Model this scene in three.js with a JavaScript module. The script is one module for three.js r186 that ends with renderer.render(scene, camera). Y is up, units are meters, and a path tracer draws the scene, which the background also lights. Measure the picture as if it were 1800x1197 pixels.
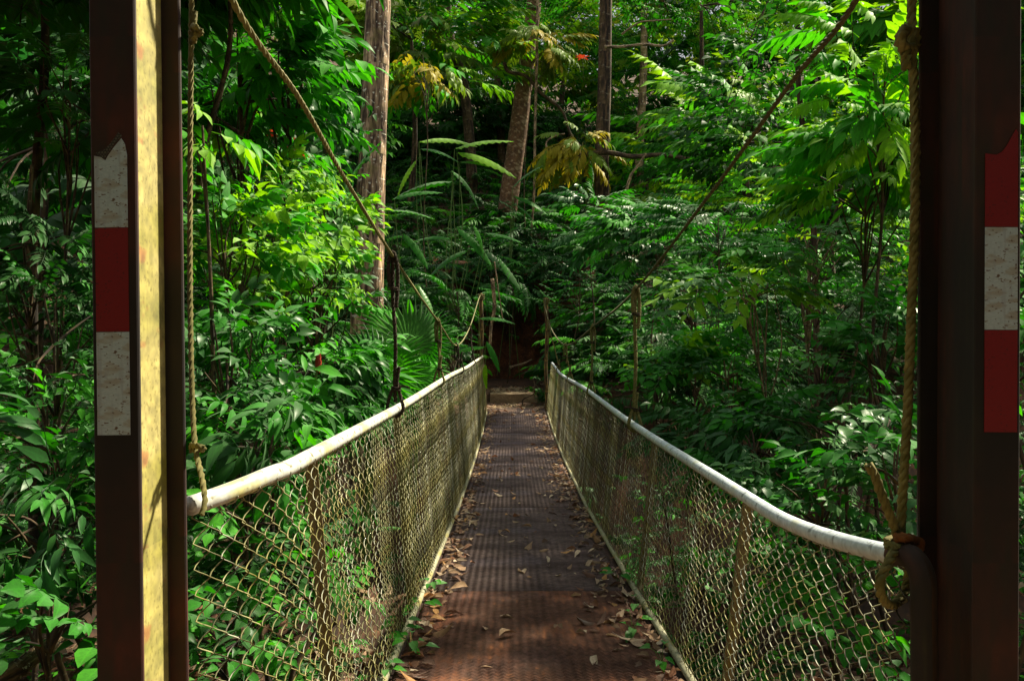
import * as THREE from 'three';
import { mergeGeometries } from 'three/addons/utils/BufferGeometryUtils.js';

// ---------------------------------------------------------------- camera, sky, sun, exposure
const scene = new THREE.Scene();
const EYE = 1.2, F = 1445;                                   // eye height in metres, focal length in photo pixels
const camera = new THREE.PerspectiveCamera(45.0, 1800 / 1197, 0.05, 400);
camera.position.set(0, EYE, 0);
camera.lookAt(0, EYE, -10);
const renderer = new THREE.WebGLRenderer({ antialias: true });
renderer.toneMapping = THREE.LinearToneMapping;
renderer.toneMappingExposure = 2.85;
renderer.shadowMap.enabled = true;
{ // bright, thinly overcast sky: brighter towards the zenith, even all round
  const W = 64, H = 32, d = new Float32Array(W * H * 4);
  for (let j = 0; j < H; j++) for (let i = 0; i < W; i++) {
    const el = Math.max(0, Math.sin(((j + 0.5) / H - 0.5) * Math.PI));
    const l = 0.37 * (1 + 2 * el) / 3, k = (j * W + i) * 4;
    d[k] = l * 0.97; d[k + 1] = l * 1.0; d[k + 2] = l * 1.03; d[k + 3] = 1;
  }
  const t = new THREE.DataTexture(d, W, H, THREE.RGBAFormat, THREE.FloatType);
  t.mapping = THREE.EquirectangularReflectionMapping; t.magFilter = THREE.LinearFilter; t.needsUpdate = true;
  scene.background = t; scene.environment = t;
}
const sun = new THREE.DirectionalLight(0xfff4d8, 5.0);
sun.position.set(13, 18, -10);
sun.shadow.radius = 7;
sun.castShadow = true;
Object.assign(sun.shadow.camera, { left: -30, right: 30, top: 30, bottom: -30, near: 1, far: 120 });
scene.add(sun);

// ---------------------------------------------------------------- helpers
let seed = 20240611;
const rnd = () => { seed = (seed + 0x6D2B79F5) | 0; let t = Math.imul(seed ^ (seed >>> 15), 1 | seed); t = (t + Math.imul(t ^ (t >>> 7), 61 | t)) ^ t; return ((t ^ (t >>> 14)) >>> 0) / 4294967296; };
const rr = (a, b) => a + (b - a) * rnd();
const pick = (a) => a[Math.floor(rnd() * a.length)];
const V = (x, y, z) => new THREE.Vector3(x, y, z);
const lerp = THREE.MathUtils.lerp, clamp = THREE.MathUtils.clamp, sstep = THREE.MathUtils.smoothstep;
const P = (px, py, D) => V((px - 897) / F * D, EYE - (py - 598.5) / F * D, -D);   // a place D metres ahead
const UP = V(0, 1, 0);

const hash = (x, y, s = 0) => { let h = (x | 0) * 374761393 + (y | 0) * 668265263 + s * 1274126177; h = Math.imul(h ^ (h >>> 13), 1274126177); return ((h ^ (h >>> 16)) >>> 0) / 4294967296; };
function vnoise(x, y, per = 0, s = 0) {
  const xi = Math.floor(x), yi = Math.floor(y), fx = x - xi, fy = y - yi, w = (a) => per ? ((a % per) + per) % per : a;
  const u = fx * fx * (3 - 2 * fx), v = fy * fy * (3 - 2 * fy);
  const a = hash(w(xi), w(yi), s), b = hash(w(xi + 1), w(yi), s), c = hash(w(xi), w(yi + 1), s), d = hash(w(xi + 1), w(yi + 1), s);
  return a + (b - a) * u + (c - a) * v + (a - b - c + d) * u * v;
}
function fbm(x, y, per, oct = 4, s = 0) { let v = 0, a = 0.5, t = 0; for (let i = 0; i < oct; i++) { v += a * vnoise(x, y, per, s + i); t += a; x *= 2; y *= 2; per *= 2; a *= 0.5; } return v / t; }
function tex(w, h, fn, srgb = true) {
  const d = new Uint8Array(w * h * 4);
  for (let j = 0; j < h; j++) for (let i = 0; i < w; i++) { const c = fn(i / w, j / h, i, j), k = (j * w + i) * 4; for (let q = 0; q < 3; q++) d[k + q] = clamp(c[q], 0, 1) * 255; d[k + 3] = 255; }
  const t = new THREE.DataTexture(d, w, h); t.wrapS = t.wrapT = THREE.RepeatWrapping; t.magFilter = THREE.LinearFilter; t.minFilter = THREE.LinearMipmapLinearFilter; t.generateMipmaps = true;
  if (srgb) t.colorSpace = THREE.SRGBColorSpace; t.needsUpdate = true; return t;
}
const mixc = (a, b, t) => [lerp(a[0], b[0], t), lerp(a[1], b[1], t), lerp(a[2], b[2], t)];

const used = {};
function numbered(n) { const k = used[n] = (used[n] ?? -1) + 1; return k ? n + '_' + String(k).padStart(3, '0') : n; }
function shadows(o) { o.castShadow = o.receiveShadow = true; return o; }
function tag(o, label, category, group) { o.userData.label = label; o.userData.category = category; if (group) o.userData.group = group; return o; }
function thing(name, label, category, pos, group) { const g = new THREE.Group(); g.name = numbered(name); if (pos) g.position.copy(pos); scene.add(g); return tag(g, label, category, group); }
function part(name, geo, mat, parent) { const m = shadows(new THREE.Mesh(geo, mat)); m.name = name; parent.add(m); return m; }
function single(name, geo, mat, label, category, group) { const m = shadows(new THREE.Mesh(geo, mat)); m.name = numbered(name); scene.add(m); return tag(m, label, category, group); }
function struct(name, geo, mat) { const m = shadows(new THREE.Mesh(geo, mat)); m.name = numbered(name); m.userData.kind = 'structure'; scene.add(m); return m; }

function geo(pos, uv, idx, col) { const g = new THREE.BufferGeometry(); g.setAttribute('position', new THREE.Float32BufferAttribute(pos, 3)); g.setAttribute('uv', new THREE.Float32BufferAttribute(uv, 2)); if (col) g.setAttribute('color', new THREE.Float32BufferAttribute(col, 3)); g.setIndex(idx); g.computeVertexNormals(); return g; }
// tube through points with a radius at each point; rough(angle, t) scales the radius
function tube(pts, radii, radial = 6, { rough, vScale = 1, cap = true } = {}) {
  const n = pts.length, pos = [], uv = [], idx = [];
  const R = (i) => Array.isArray(radii) ? radii[i] : radii;
  let nrm = null, len = 0;
  for (let i = 0; i < n; i++) {
    const t = V().subVectors(pts[Math.min(n - 1, i + 1)], pts[Math.max(0, i - 1)]).normalize();
    if (!nrm) { nrm = Math.abs(t.y) > 0.9 ? V(1, 0, 0) : V(0, 1, 0); }
    nrm = nrm.clone().addScaledVector(t, -nrm.dot(t)).normalize();
    const b = V().crossVectors(t, nrm);
    if (i) len += pts[i].distanceTo(pts[i - 1]);
    for (let k = 0; k <= radial; k++) {
      const a = k / radial * Math.PI * 2, r = R(i) * (rough ? rough(k === radial ? 0 : a, len, i) : 1), c = Math.cos(a) * r, s = Math.sin(a) * r;
      pos.push(pts[i].x + nrm.x * c + b.x * s, pts[i].y + nrm.y * c + b.y * s, pts[i].z + nrm.z * c + b.z * s);
      uv.push(k / radial * vScale * 6.283 * R(0), len * vScale);
    }
  }
  for (let i = 0; i < n - 1; i++) for (let k = 0; k < radial; k++) { const a = i * (radial + 1) + k, b = a + radial + 1; idx.push(a, a + 1, b, b, a + 1, b + 1); }
  if (cap) for (const e of [0, n - 1]) { const c = pos.length / 3; pos.push(pts[e].x, pts[e].y, pts[e].z); uv.push(0, 0); for (let k = 0; k < radial; k++) { const a = e * (radial + 1) + k; e ? idx.push(c, a, a + 1) : idx.push(c, a + 1, a); } }
  return geo(pos, uv, idx);
}
const spline = (pts, n) => new THREE.CatmullRomCurve3(pts, false, 'centripetal').getPoints(n);
// laid rope or wire cable: strands wound round the path
function rope(pts, r, { pitch = 0.09, strands = 3, step = 0.012, radial = 5 } = {}) {
  const c = new THREE.CatmullRomCurve3(pts, false, 'centripetal'), L = c.getLength(), n = Math.max(4, Math.ceil(L / step)), q = c.getSpacedPoints(n), out = [];
  const fr = []; let nrm = null;
  for (let i = 0; i <= n; i++) { const t = V().subVectors(q[Math.min(n, i + 1)], q[Math.max(0, i - 1)]).normalize(); if (!nrm) nrm = Math.abs(t.y) > 0.9 ? V(1, 0, 0) : V(0, 1, 0); nrm = nrm.clone().addScaledVector(t, -nrm.dot(t)).normalize(); fr.push([nrm, V().crossVectors(t, nrm)]); }
  for (let s = 0; s < strands; s++) {
    const p = q.map((v, i) => { const a = i * (L / n) / pitch * Math.PI * 2 + s / strands * Math.PI * 2; return v.clone().addScaledVector(fr[i][0], Math.cos(a) * r * 0.5).addScaledVector(fr[i][1], Math.sin(a) * r * 0.5); });
    out.push(tube(p, r * 0.56, radial, { vScale: 4 }));
  }
  return mergeGeometries(out);
}
// box with chamfered long edges, centred
function chamferBox(w, h, d, c = 0.002) {
  const s = new THREE.Shape(); const x = w / 2, y = d / 2;
  s.moveTo(-x + c, -y); s.lineTo(x - c, -y); s.lineTo(x, -y + c); s.lineTo(x, y - c); s.lineTo(x - c, y); s.lineTo(-x + c, y); s.lineTo(-x, y - c); s.lineTo(-x, -y + c); s.closePath();
  const g = new THREE.ExtrudeGeometry(s, { depth: h, bevelEnabled: false }); g.rotateX(-Math.PI / 2); g.translate(0, -h / 2, 0); return g;
}
function merged(list) { return mergeGeometries(list.map((g) => { const q = g.index ? g.toNonIndexed() : g; for (const k of Object.keys(q.attributes)) if (!['position', 'normal', 'uv'].includes(k)) q.deleteAttribute(k); return q; })); }

// ---------------------------------------------------------------- materials
const std = (o) => new THREE.MeshStandardMaterial({ roughness: 0.85, ...o });
const lin = (r, g, b) => new THREE.Color().setRGB(r, g, b);
const T = {};
T.bark = tex(256, 512, (u, v) => { const s = fbm(u * 24, v * 5, 24, 4, 3), k = fbm(u * 6, v * 12, 6, 4, 9), f = fbm(u * 48, v * 24, 48, 3, 5), li = fbm(u * 20, v * 40, 20, 3, 12); let c = mixc([0.2, 0.14, 0.1], [0.68, 0.58, 0.47], clamp((s - 0.5) * 2.6 + 0.5 + (k - 0.5) * 0.8, 0, 1)); c = mixc(c, [0.34, 0.31, 0.16], clamp((k - 0.55) * 3, 0, 0.6)); if (li > 0.68 && k < 0.5) c = mixc(c, [0.78, 0.78, 0.73], clamp((li - 0.68) * 16, 0, 0.8)); return c.map((x) => x * (0.82 + 0.36 * f)); });
T.barkB = tex(256, 512, (u, v) => { const s = fbm(u * 28, v * 6, 28, 4, 3); return [s, s, s]; }, false);
T.paleBark = tex(256, 512, (u, v) => { const s = fbm(u * 10, v * 14, 10, 5, 23), f = fbm(u * 40, v * 30, 40, 3, 25), li = fbm(u * 12, v * 24, 12, 4, 28); let c = mixc([0.25, 0.17, 0.12], [0.5, 0.38, 0.28], s); if (li > 0.52) c = mixc(c, [0.66, 0.6, 0.52], clamp((li - 0.52) * 5, 0, 0.6)); return c.map((x) => x * (0.8 + 0.4 * f)); });
T.leaf = tex(128, 256, (u, v) => { const x = Math.abs(u - 0.5) * 2, side = Math.abs(((v - x * 0.22) * 9) % 1 - 0.5), n = fbm(u * 8, v * 16, 8, 3, 2), f = fbm(u * 3, v * 4, 3, 2, 4); let k = 0.8 + 0.22 * n + 0.16 * (f - 0.5); if (x < 0.07) k += 0.22; else if (side > 0.43) k += 0.08; const sp = fbm(u * 18, v * 30, 18, 2, 40); let c = [k, k, k * 0.96]; if (sp > 0.82) c = mixc(c, [0.75, 0.6, 0.3], 0.7); return c; });
T.fine = tex(256, 256, (u, v) => { const n = fbm(u * 16, v * 16, 16, 5, 77); return [n, n, n]; }, false);
T.rust = tex(512, 512, (u, v) => { const a = fbm(u * 6, v * 3, 6, 5, 31), b = fbm(u * 40, v * 30, 40, 3, 32), s = fbm(u * 50, v * 4, 50, 3, 33); let c = mixc([0.16, 0.1, 0.075], [0.46, 0.2, 0.11], clamp((a - 0.5) * 2.6 + 0.45, 0, 1)); c = mixc(c, [0.24, 0.21, 0.12], clamp((s - 0.5) * 2.2, 0, 0.7)); return c.map((x) => x * (0.75 + 0.5 * b)); });
T.algae = tex(256, 1024, (u, v) => { const a = fbm(u * 5, v * 14, 5, 5, 51), b = fbm(u * 30, v * 60, 30, 3, 52), s = fbm(u * 110, v * 130, 110, 3, 53), q = fbm(u * 4, v * 9, 4, 4, 56); let c = mixc([0.6, 0.56, 0.3], [0.72, 0.67, 0.44], a); c = mixc(c, [0.52, 0.5, 0.17], clamp((q - 0.45) * 3, 0, 0.9)); if (s > 0.64) c = mixc(c, [0.4, 0.36, 0.17], clamp((s - 0.64) * 6, 0, 0.45)); const r = fbm(u * 7, v * 20, 7, 3, 58); if (r > 0.72) c = mixc(c, [0.6, 0.35, 0.2], clamp((r - 0.72) * 8, 0, 0.6)); const e = fbm(u * 2, v * 5, 2, 4, 59); c = mixc(c, [0.42, 0.42, 0.16], clamp((e - 0.5) * 4, 0, 0.6)); return c.map((x) => x * (0.75 + 0.4 * b)); });
T.galv = tex(512, 512, (u, v) => { const a = fbm(u * 9, v * 9, 9, 5, 61), b = fbm(u * 60, v * 60, 60, 3, 62), m = fbm(u * 4, v * 4, 4, 5, 63), d = fbm(u * 28, v * 28, 28, 3, 64); let c = mixc([0.68, 0.69, 0.66], [0.84, 0.84, 0.81], a); const low = clamp((m - 0.48) * 4, 0, 0.85); c = mixc(c, [0.72, 0.68, 0.36], low); if (d > 0.68) c = mixc(c, [0.36, 0.33, 0.22], clamp((d - 0.68) * 8, 0, 0.7)); return c.map((x) => x * (0.88 + 0.24 * b)); });
T.galvCool = tex(512, 512, (u, v) => { const a = fbm(u * 9, v * 9, 9, 5, 161), b = fbm(u * 60, v * 60, 60, 3, 162), m = fbm(u * 4, v * 4, 4, 5, 163), d = fbm(u * 28, v * 28, 28, 3, 164); let c = mixc([0.66, 0.7, 0.73], [0.82, 0.85, 0.87], a); c = mixc(c, [0.68, 0.67, 0.48], clamp((m - 0.6) * 4, 0, 0.8)); if (d > 0.66) c = mixc(c, [0.4, 0.42, 0.42], clamp((d - 0.66) * 8, 0, 0.6)); return c.map((x) => x * (0.88 + 0.24 * b)); });
T.soil = tex(512, 512, (u, v) => { const a = fbm(u * 8, v * 8, 8, 5, 71), b = fbm(u * 60, v * 60, 60, 3, 72), c2 = vnoise(u * 46, v * 46, 46, 74); let c = mixc([0.13, 0.085, 0.05], [0.33, 0.21, 0.13], a * 1.3 - 0.1); if (c2 > 0.78) c = mixc(c, [0.5, 0.36, 0.24], (c2 - 0.78) * 3); return c.map((x) => x * (0.6 + 0.8 * b)); });
T.deckRust = tex(512, 512, (u, v) => { const a = fbm(u * 5, v * 8, 5, 5, 81), b = fbm(u * 50, v * 50, 50, 3, 82), q = fbm(u * 3, v * 3, 3, 4, 83); let c = mixc([0.28, 0.215, 0.2], [0.46, 0.39, 0.37], a * 1.2); c = mixc(c, [0.45, 0.4, 0.42], clamp((q - 0.52) * 3, 0, 0.6)); return c.map((x) => x * (0.75 + 0.5 * b)); });
T.rope = tex(128, 512, (u, v) => { const a = fbm(u * 8, v * 40, 8, 4, 91), b = fbm(u * 5, v * 12, 5, 3, 92); let c = mixc([0.38, 0.33, 0.19], [0.64, 0.59, 0.4], a); return mixc(c, [0.34, 0.33, 0.15], clamp((b - 0.5) * 2.5, 0, 0.7)); });
T.conc = tex(256, 256, (u, v) => { const a = fbm(u * 6, v * 6, 6, 5, 95), b = fbm(u * 60, v * 60, 60, 3, 96); let c = mixc([0.3, 0.25, 0.19], [0.5, 0.45, 0.37], a * 1.3); return c.map((x) => x * (0.75 + 0.5 * b)); });
const rep = (t, x, y) => { const c = t.clone(); c.repeat.set(x, y); c.needsUpdate = true; return c; };

const M = {
  rust: std({ map: T.rust, color: lin(0.24, 0.2, 0.17), roughness: 0.8, bumpMap: T.fine, bumpScale: 0.0008 }),
  algae: std({ map: rep(T.algae, 1, 1), roughness: 0.75, bumpMap: T.fine, bumpScale: 0.0006 }),
  galv: std({ map: T.galv, roughness: 0.5, metalness: 0.15, bumpMap: T.fine, bumpScale: 0.0003 }),
  galvCool: std({ map: T.galvCool, roughness: 0.5, metalness: 0.15, bumpMap: T.fine, bumpScale: 0.0003 }),
  stanchion: std({ map: T.galv, color: lin(0.34, 0.26, 0.12), roughness: 0.85, bumpMap: T.fine, bumpScale: 0.001 }),
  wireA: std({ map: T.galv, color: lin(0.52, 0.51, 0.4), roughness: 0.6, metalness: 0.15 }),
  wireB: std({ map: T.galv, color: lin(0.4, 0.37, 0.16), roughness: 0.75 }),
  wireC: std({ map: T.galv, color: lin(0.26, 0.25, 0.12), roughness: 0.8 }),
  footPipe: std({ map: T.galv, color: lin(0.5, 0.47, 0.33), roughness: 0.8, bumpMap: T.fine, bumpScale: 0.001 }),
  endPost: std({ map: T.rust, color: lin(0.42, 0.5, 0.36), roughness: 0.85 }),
  wireShaded: std({ map: T.galv, color: lin(0.16, 0.14, 0.08), roughness: 0.8 }),  // right railing only: shade of its unlit side painted into the colour
  rope: std({ map: T.rope, color: lin(0.72, 0.75, 0.55), roughness: 0.9 }),
  cable: std({ map: T.rope, color: lin(0.75, 0.75, 0.62), roughness: 0.8 }),
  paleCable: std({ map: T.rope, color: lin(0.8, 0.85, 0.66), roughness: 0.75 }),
  shadedCable: std({ map: T.rope, color: lin(0.4, 0.4, 0.33), roughness: 0.85 }),  // right-hand cable: the shade it hangs in is painted into the colour
  lash: std({ color: lin(0.13, 0.08, 0.045), map: T.rope, roughness: 0.95 }),
  orangeLash: std({ color: lin(0.85, 0.34, 0.14), map: T.rope, roughness: 0.9 }),
  deck: std({ map: T.deckRust, roughness: 0.6, metalness: 0.35 }),
  deckBrown: std({ map: T.deckRust, color: lin(1.05, 0.74, 0.53), roughness: 0.75, metalness: 0.15 }),
  dirt: std({ map: rep(T.soil, 1, 1), color: lin(1.9, 1.35, 0.92), roughness: 0.95, bumpMap: T.soil, bumpScale: 0.006 }),
  soil: std({ map: T.soil, roughness: 1, bumpMap: T.soil, bumpScale: 0.03 }),
  bank: std({ map: T.soil, color: lin(1.7, 1.3, 1.05), roughness: 1, bumpMap: T.soil, bumpScale: 0.03 }),
  conc: std({ map: T.conc, color: lin(1.5, 1.35, 1.2), roughness: 0.95, bumpMap: T.conc, bumpScale: 0.006 }),
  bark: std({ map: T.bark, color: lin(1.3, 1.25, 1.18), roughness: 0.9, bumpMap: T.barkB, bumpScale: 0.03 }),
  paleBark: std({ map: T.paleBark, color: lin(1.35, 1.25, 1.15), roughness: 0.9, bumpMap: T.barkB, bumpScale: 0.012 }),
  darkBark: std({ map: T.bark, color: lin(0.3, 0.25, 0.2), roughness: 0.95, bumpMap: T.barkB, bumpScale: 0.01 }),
  stem: std({ map: T.bark, color: lin(0.34, 0.3, 0.2), roughness: 0.9 }),
  paleStem: std({ map: T.bark, color: lin(1.1, 1.05, 0.9), roughness: 0.85 }),
  greenStem: std({ color: lin(0.1, 0.17, 0.03), roughness: 0.7 }),
  wood: std({ map: T.bark, color: lin(0.5, 0.44, 0.2), roughness: 0.95 }),
};
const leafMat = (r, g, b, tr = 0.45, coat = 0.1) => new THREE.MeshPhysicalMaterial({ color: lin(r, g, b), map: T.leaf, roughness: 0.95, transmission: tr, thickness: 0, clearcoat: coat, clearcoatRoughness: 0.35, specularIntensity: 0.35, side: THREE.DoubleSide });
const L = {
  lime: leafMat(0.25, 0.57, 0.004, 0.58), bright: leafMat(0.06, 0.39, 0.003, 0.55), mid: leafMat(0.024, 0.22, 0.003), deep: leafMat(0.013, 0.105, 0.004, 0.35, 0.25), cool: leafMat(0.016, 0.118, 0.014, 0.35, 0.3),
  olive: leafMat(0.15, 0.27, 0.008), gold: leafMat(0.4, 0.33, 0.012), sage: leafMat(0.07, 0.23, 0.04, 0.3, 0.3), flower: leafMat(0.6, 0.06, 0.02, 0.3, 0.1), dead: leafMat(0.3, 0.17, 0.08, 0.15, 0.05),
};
for (const k in L) L[k].name = k + '_leaf';

// ---------------------------------------------------------------- leaf shapes
const shapeFns = { ovate: (t) => Math.sin(Math.PI * Math.pow(t, 0.72)), lance: (t) => Math.pow(Math.sin(Math.PI * Math.pow(t, 0.85)), 0.85), blade: (t) => Math.pow(Math.sin(Math.PI * Math.pow(t, 0.8)), 0.6), paddle: (t) => Math.pow(Math.sin(Math.PI * Math.pow(t, 0.9)), 0.42), heart: (t) => t < 0.12 ? 0.75 + t * 2 : Math.sin(Math.PI * (0.42 + 0.58 * (t - 0.12) / 0.88)) };
// a leaf along +z, its upper side +y; fold lifts the edges, droop bends it down
function leafGeo(len, wid, { shape = 'ovate', rows = 4, fold = 0.18, droop = 0.25, wave = 0, petiole = 0.06 } = {}) {
  const pos = [], uv = [], idx = [], f = shapeFns[shape];
  for (let i = 0; i <= rows; i++) {
    const t = i / rows, w = i === 0 ? (shape === 'heart' ? 0.3 * wid : 0.015 * wid) : i === rows ? 0.01 * wid : f(t) * wid / 2, z = (petiole + t * (1 - petiole)) * len, y = -droop * len * t * t, l = Math.abs(w) * fold * 2;
    const wv = wave * len * (i % 2 ? 1 : -1);
    pos.push(-w, y + l + wv, z, 0, y, z, w, y + l - wv, z); uv.push(0.5 - w / wid, t, 0.5, t, 0.5 + w / wid, t);
  }
  for (let i = 0; i < rows; i++) { const a = i * 3; idx.push(a, a + 3, a + 1, a + 1, a + 3, a + 4, a + 1, a + 4, a + 2, a + 2, a + 4, a + 5); }
  const p = pos.length / 3; pos.push(-0.006 * len, 0, 0, 0.006 * len, 0, 0, 0, 0, petiole * len * 1.3); uv.push(0.5, 0, 0.5, 0, 0.5, 0); idx.push(p, p + 2, p + 1);
  return geo(pos, uv, idx);
}
const mat4 = (pos, dir, up, s = 1) => { const z = dir.clone().normalize(), x = V().crossVectors(up, z).normalize(), y = V().crossVectors(z, x); return new THREE.Matrix4().makeBasis(x, y, z).scale(V(s, s, s)).setPosition(pos); };
const put = (g, m) => g.clone().applyMatrix4(m);
// a feathered leaf: pairs of leaflets on a bending rachis along +z
function pinnate(len, pairs, ll, lw, { droop = 0.3, angle = 1.0, shape = 'lance', rows = 3, jitter = 0.15, fall = 0.25 } = {}) {
  const out = [], at = (t) => V(Math.sin(t * 3) * 0.02 * len, -droop * len * t * t, len * t), pts = [];
  for (let i = 0; i <= 6; i++) pts.push(at(i / 6));
  out.push(tube(pts, pts.map((_, i) => len * 0.009 * (1 - i / 8)), 3, { cap: false }));
  for (let i = 0; i < pairs; i++) for (const s of [-1, 1]) {
    const t = 0.22 + 0.75 * (i + (s > 0 ? 0.25 : 0)) / pairs, size = (0.75 + 0.5 * Math.sin(Math.PI * t)) * rr(0.85, 1.12), a = angle * (1 - 0.35 * t) + rr(-jitter, jitter);
    const g = leafGeo(ll * size, lw * size, { shape, rows, droop: 0.2 + rr(0, 0.25), fold: 0.12 });
    out.push(put(g, mat4(at(t), V(s * Math.sin(a), -fall + rr(-0.12, 0.12) - droop * t, Math.cos(a)), V(rr(-0.25, 0.25), 1, rr(-0.2, 0.2)))));
  }
  out.push(put(leafGeo(ll * 1.05, lw, { shape, rows, droop: 0.3, fold: 0.12 }), mat4(at(1), V(0, -droop - 0.2, 1), UP)));
  return mergeGeometries(out);
}
// a leafy twig: broad leaves set alternately, turning their faces to the light
function twig(len, n, ll, lw, { shape = 'ovate', rows = 4, droop = 0.2, spread = 1.0, hang = 0.3, leafDroop = 0.3 } = {}) {
  const out = [], at = (t) => V(Math.sin(t * 7) * 0.03 * len, -droop * len * t * t + 0.02 * len * Math.sin(t * 9), len * t), pts = [];
  for (let i = 0; i <= 6; i++) pts.push(at(i / 6));
  out.push(tube(pts, pts.map((_, i) => len * 0.012 * (1 - i / 8)), 3, { cap: false }));
  for (let i = 0; i < n; i++) {
    const t = 0.25 + 0.75 * i / (n - 1), s = i % 2 ? 1 : -1, a = i === n - 1 ? 0 : spread * (1.1 - 0.4 * t) * s + rr(-0.3, 0.3), size = rr(0.65, 1.15) * (t > 0.85 ? 0.85 : 1);
    const g = leafGeo(ll * size, lw * size, { shape, rows, droop: leafDroop * rr(0.4, 1.4), fold: rr(0.05, 0.2), petiole: 0.12 });
    out.push(put(g, mat4(at(t), V(Math.sin(a), -hang * rr(0.3, 1.6), Math.cos(a)), V(rr(-0.5, 0.5), 1, rr(-0.4, 0.4)))));
  }
  return mergeGeometries(out);
}
const many = (n, f) => Array.from({ length: n }, (_, i) => f(i));
const S = {   // spray shapes, each in metres
  broad: many(4, () => twig(0.3, 8, 0.13, 0.062, { hang: 0.35 })),
  bigBroad: many(3, () => twig(0.42, 7, 0.27, 0.12, { hang: 0.5, rows: 5, leafDroop: 0.4 })),
  round: many(3, () => twig(0.28, 8, 0.1, 0.066, { hang: 0.4 })),
  heart: many(3, () => twig(0.4, 8, 0.13, 0.11, { shape: 'heart', hang: 1.2, droop: 0.5 })),
  lance: many(4, () => twig(0.34, 9, 0.17, 0.045, { shape: 'lance', hang: 0.5, leafDroop: 0.45 })),
  small: many(4, () => twig(0.3, 13, 0.062, 0.03, { rows: 3, hang: 0.3 })),
  pin: many(4, () => pinnate(0.5, 7, 0.13, 0.048, {})),
  pinBig: many(3, () => pinnate(0.62, 7, 0.2, 0.075, { shape: 'ovate', rows: 4 })),
  pinFine: many(3, () => pinnate(0.42, 11, 0.075, 0.026, { angle: 1.2 })),
  tier: many(3, () => twig(0.4, 11, 0.125, 0.056, { hang: 0.14, leafDroop: 0.22, spread: 1.15 })),
  fern: many(3, () => pinnate(0.6, 18, 0.11, 0.024, { angle: 1.35, droop: 0.5, fall: 0.1 })),
};
// far sprays: larger and coarser, for woodland some way off
S.far = many(3, () => twig(0.8, 12, 0.22, 0.12, { rows: 2, hang: 0.5 }));
S.farPin = many(3, () => pinnate(1.0, 7, 0.28, 0.11, { rows: 2 }));
S.farSmall = many(3, () => twig(0.7, 16, 0.13, 0.07, { rows: 2, hang: 0.4 }));

// ---------------------------------------------------------------- terrain
const deckD = [1.2, 3.8, 6.25, 8.7, 11.15, 13.6], deckH = [0.205, 0.04, -0.07, -0.1, -0.06, 0.08];
const deckY = (D) => { for (let i = 0; i < 5; i++) if (D <= deckD[i + 1]) return lerp(deckH[i], deckH[i + 1], (D - deckD[i]) / (deckD[i + 1] - deckD[i])); return deckH[5]; };
function ground(x, z) {
  const D = -z, n = (fbm(x * 0.7 + 40, z * 0.7 + 90, 0, 4, 7) - 0.5);
  const rav = sstep(D, 4.2, 6.8) * (1 - sstep(D, 10, 13));
  let y = -0.12 - 2.1 * rav + n * 0.25;
  if (D < 4.5) y -= 0.28 * sstep(D, 1.5, 4);
  const c = x - 0.03;
  if (D > 12) {
    const k = sstep(D, 12, 13.4), path = 0.06 + 0.3 * sstep(D, 14, 18), side = 0.15 + 0.42 * (D - 12.6) + n * 0.5;
    const u = Math.max(sstep(Math.abs(c), 0.62, 1.9), sstep(D, 18.6, 19.6));
    y = lerp(y, lerp(path + n * 0.05, side, u), k);
  }
  if (x < -4) y += (-4 - x) * 0.34; if (x > 5) y += (x - 5) * 0.2;
  return y;
}
{
  const nx = 190, nz = 210, pos = [], uv = [], idx = [];
  for (let j = 0; j <= nz; j++) for (let i = 0; i <= nx; i++) { const s = i / nx * 2 - 1, x = 34 * Math.sign(s) * Math.pow(Math.abs(s), 1.7), z = 7 - 67 * Math.pow(j / nz, 1.35); pos.push(x, ground(x, z) + (fbm(x * 5, z * 5, 0, 3, 17) - 0.5) * 0.07, z); uv.push(x / 1.4, z / 1.4); }
  for (let j = 0; j < nz; j++) for (let i = 0; i < nx; i++) { const a = j * (nx + 1) + i, b = a + nx + 1; idx.push(a, a + 1, b, b, a + 1, b + 1); }
  const g = geo(pos, uv, idx);
  struct('ground', g, M.soil);
}
{ // cut earth bank behind the far end of the bridge, hollowed under an overhang
  const nu = 70, nv = 50, pos = [], uv = [], idx = [];
  for (let j = 0; j <= nv; j++) for (let i = 0; i <= nu; i++) {
    const u = i / nu * 2 - 1, v = j / nv, x = 0.03 + u * 1.75, n = fbm(x * 2.2 + 9, v * 5, 0, 5, 27) - 0.5, n2 = fbm(x * 9, v * 20, 0, 3, 29) - 0.5;
    const arch = Math.max(0, 1 - u * u * 1.5), hol = arch * Math.exp(-Math.pow((v - 0.5) / 0.28, 2)) * 0.85;
    const z = -18.1 - u * u * -0.9 - hol + n * 0.5 + n2 * 0.12 - (v > 0.8 ? (v - 0.8) * 4.5 : 0);
    pos.push(x, 0.1 + v * 2.9 + n * 0.12, z); uv.push(x / 1.2, v * 2.9 / 1.2);
  }
  for (let j = 0; j < nv; j++) for (let i = 0; i < nu; i++) { const a = j * (nu + 1) + i, b = a + nu + 1; idx.push(a, a + 1, b, b, a + 1, b + 1); }
  const b = struct('earth_bank', geo(pos, uv, idx), M.bank); b.userData.label = 'hollowed brown earth bank at the end of the path'; 
}
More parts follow.
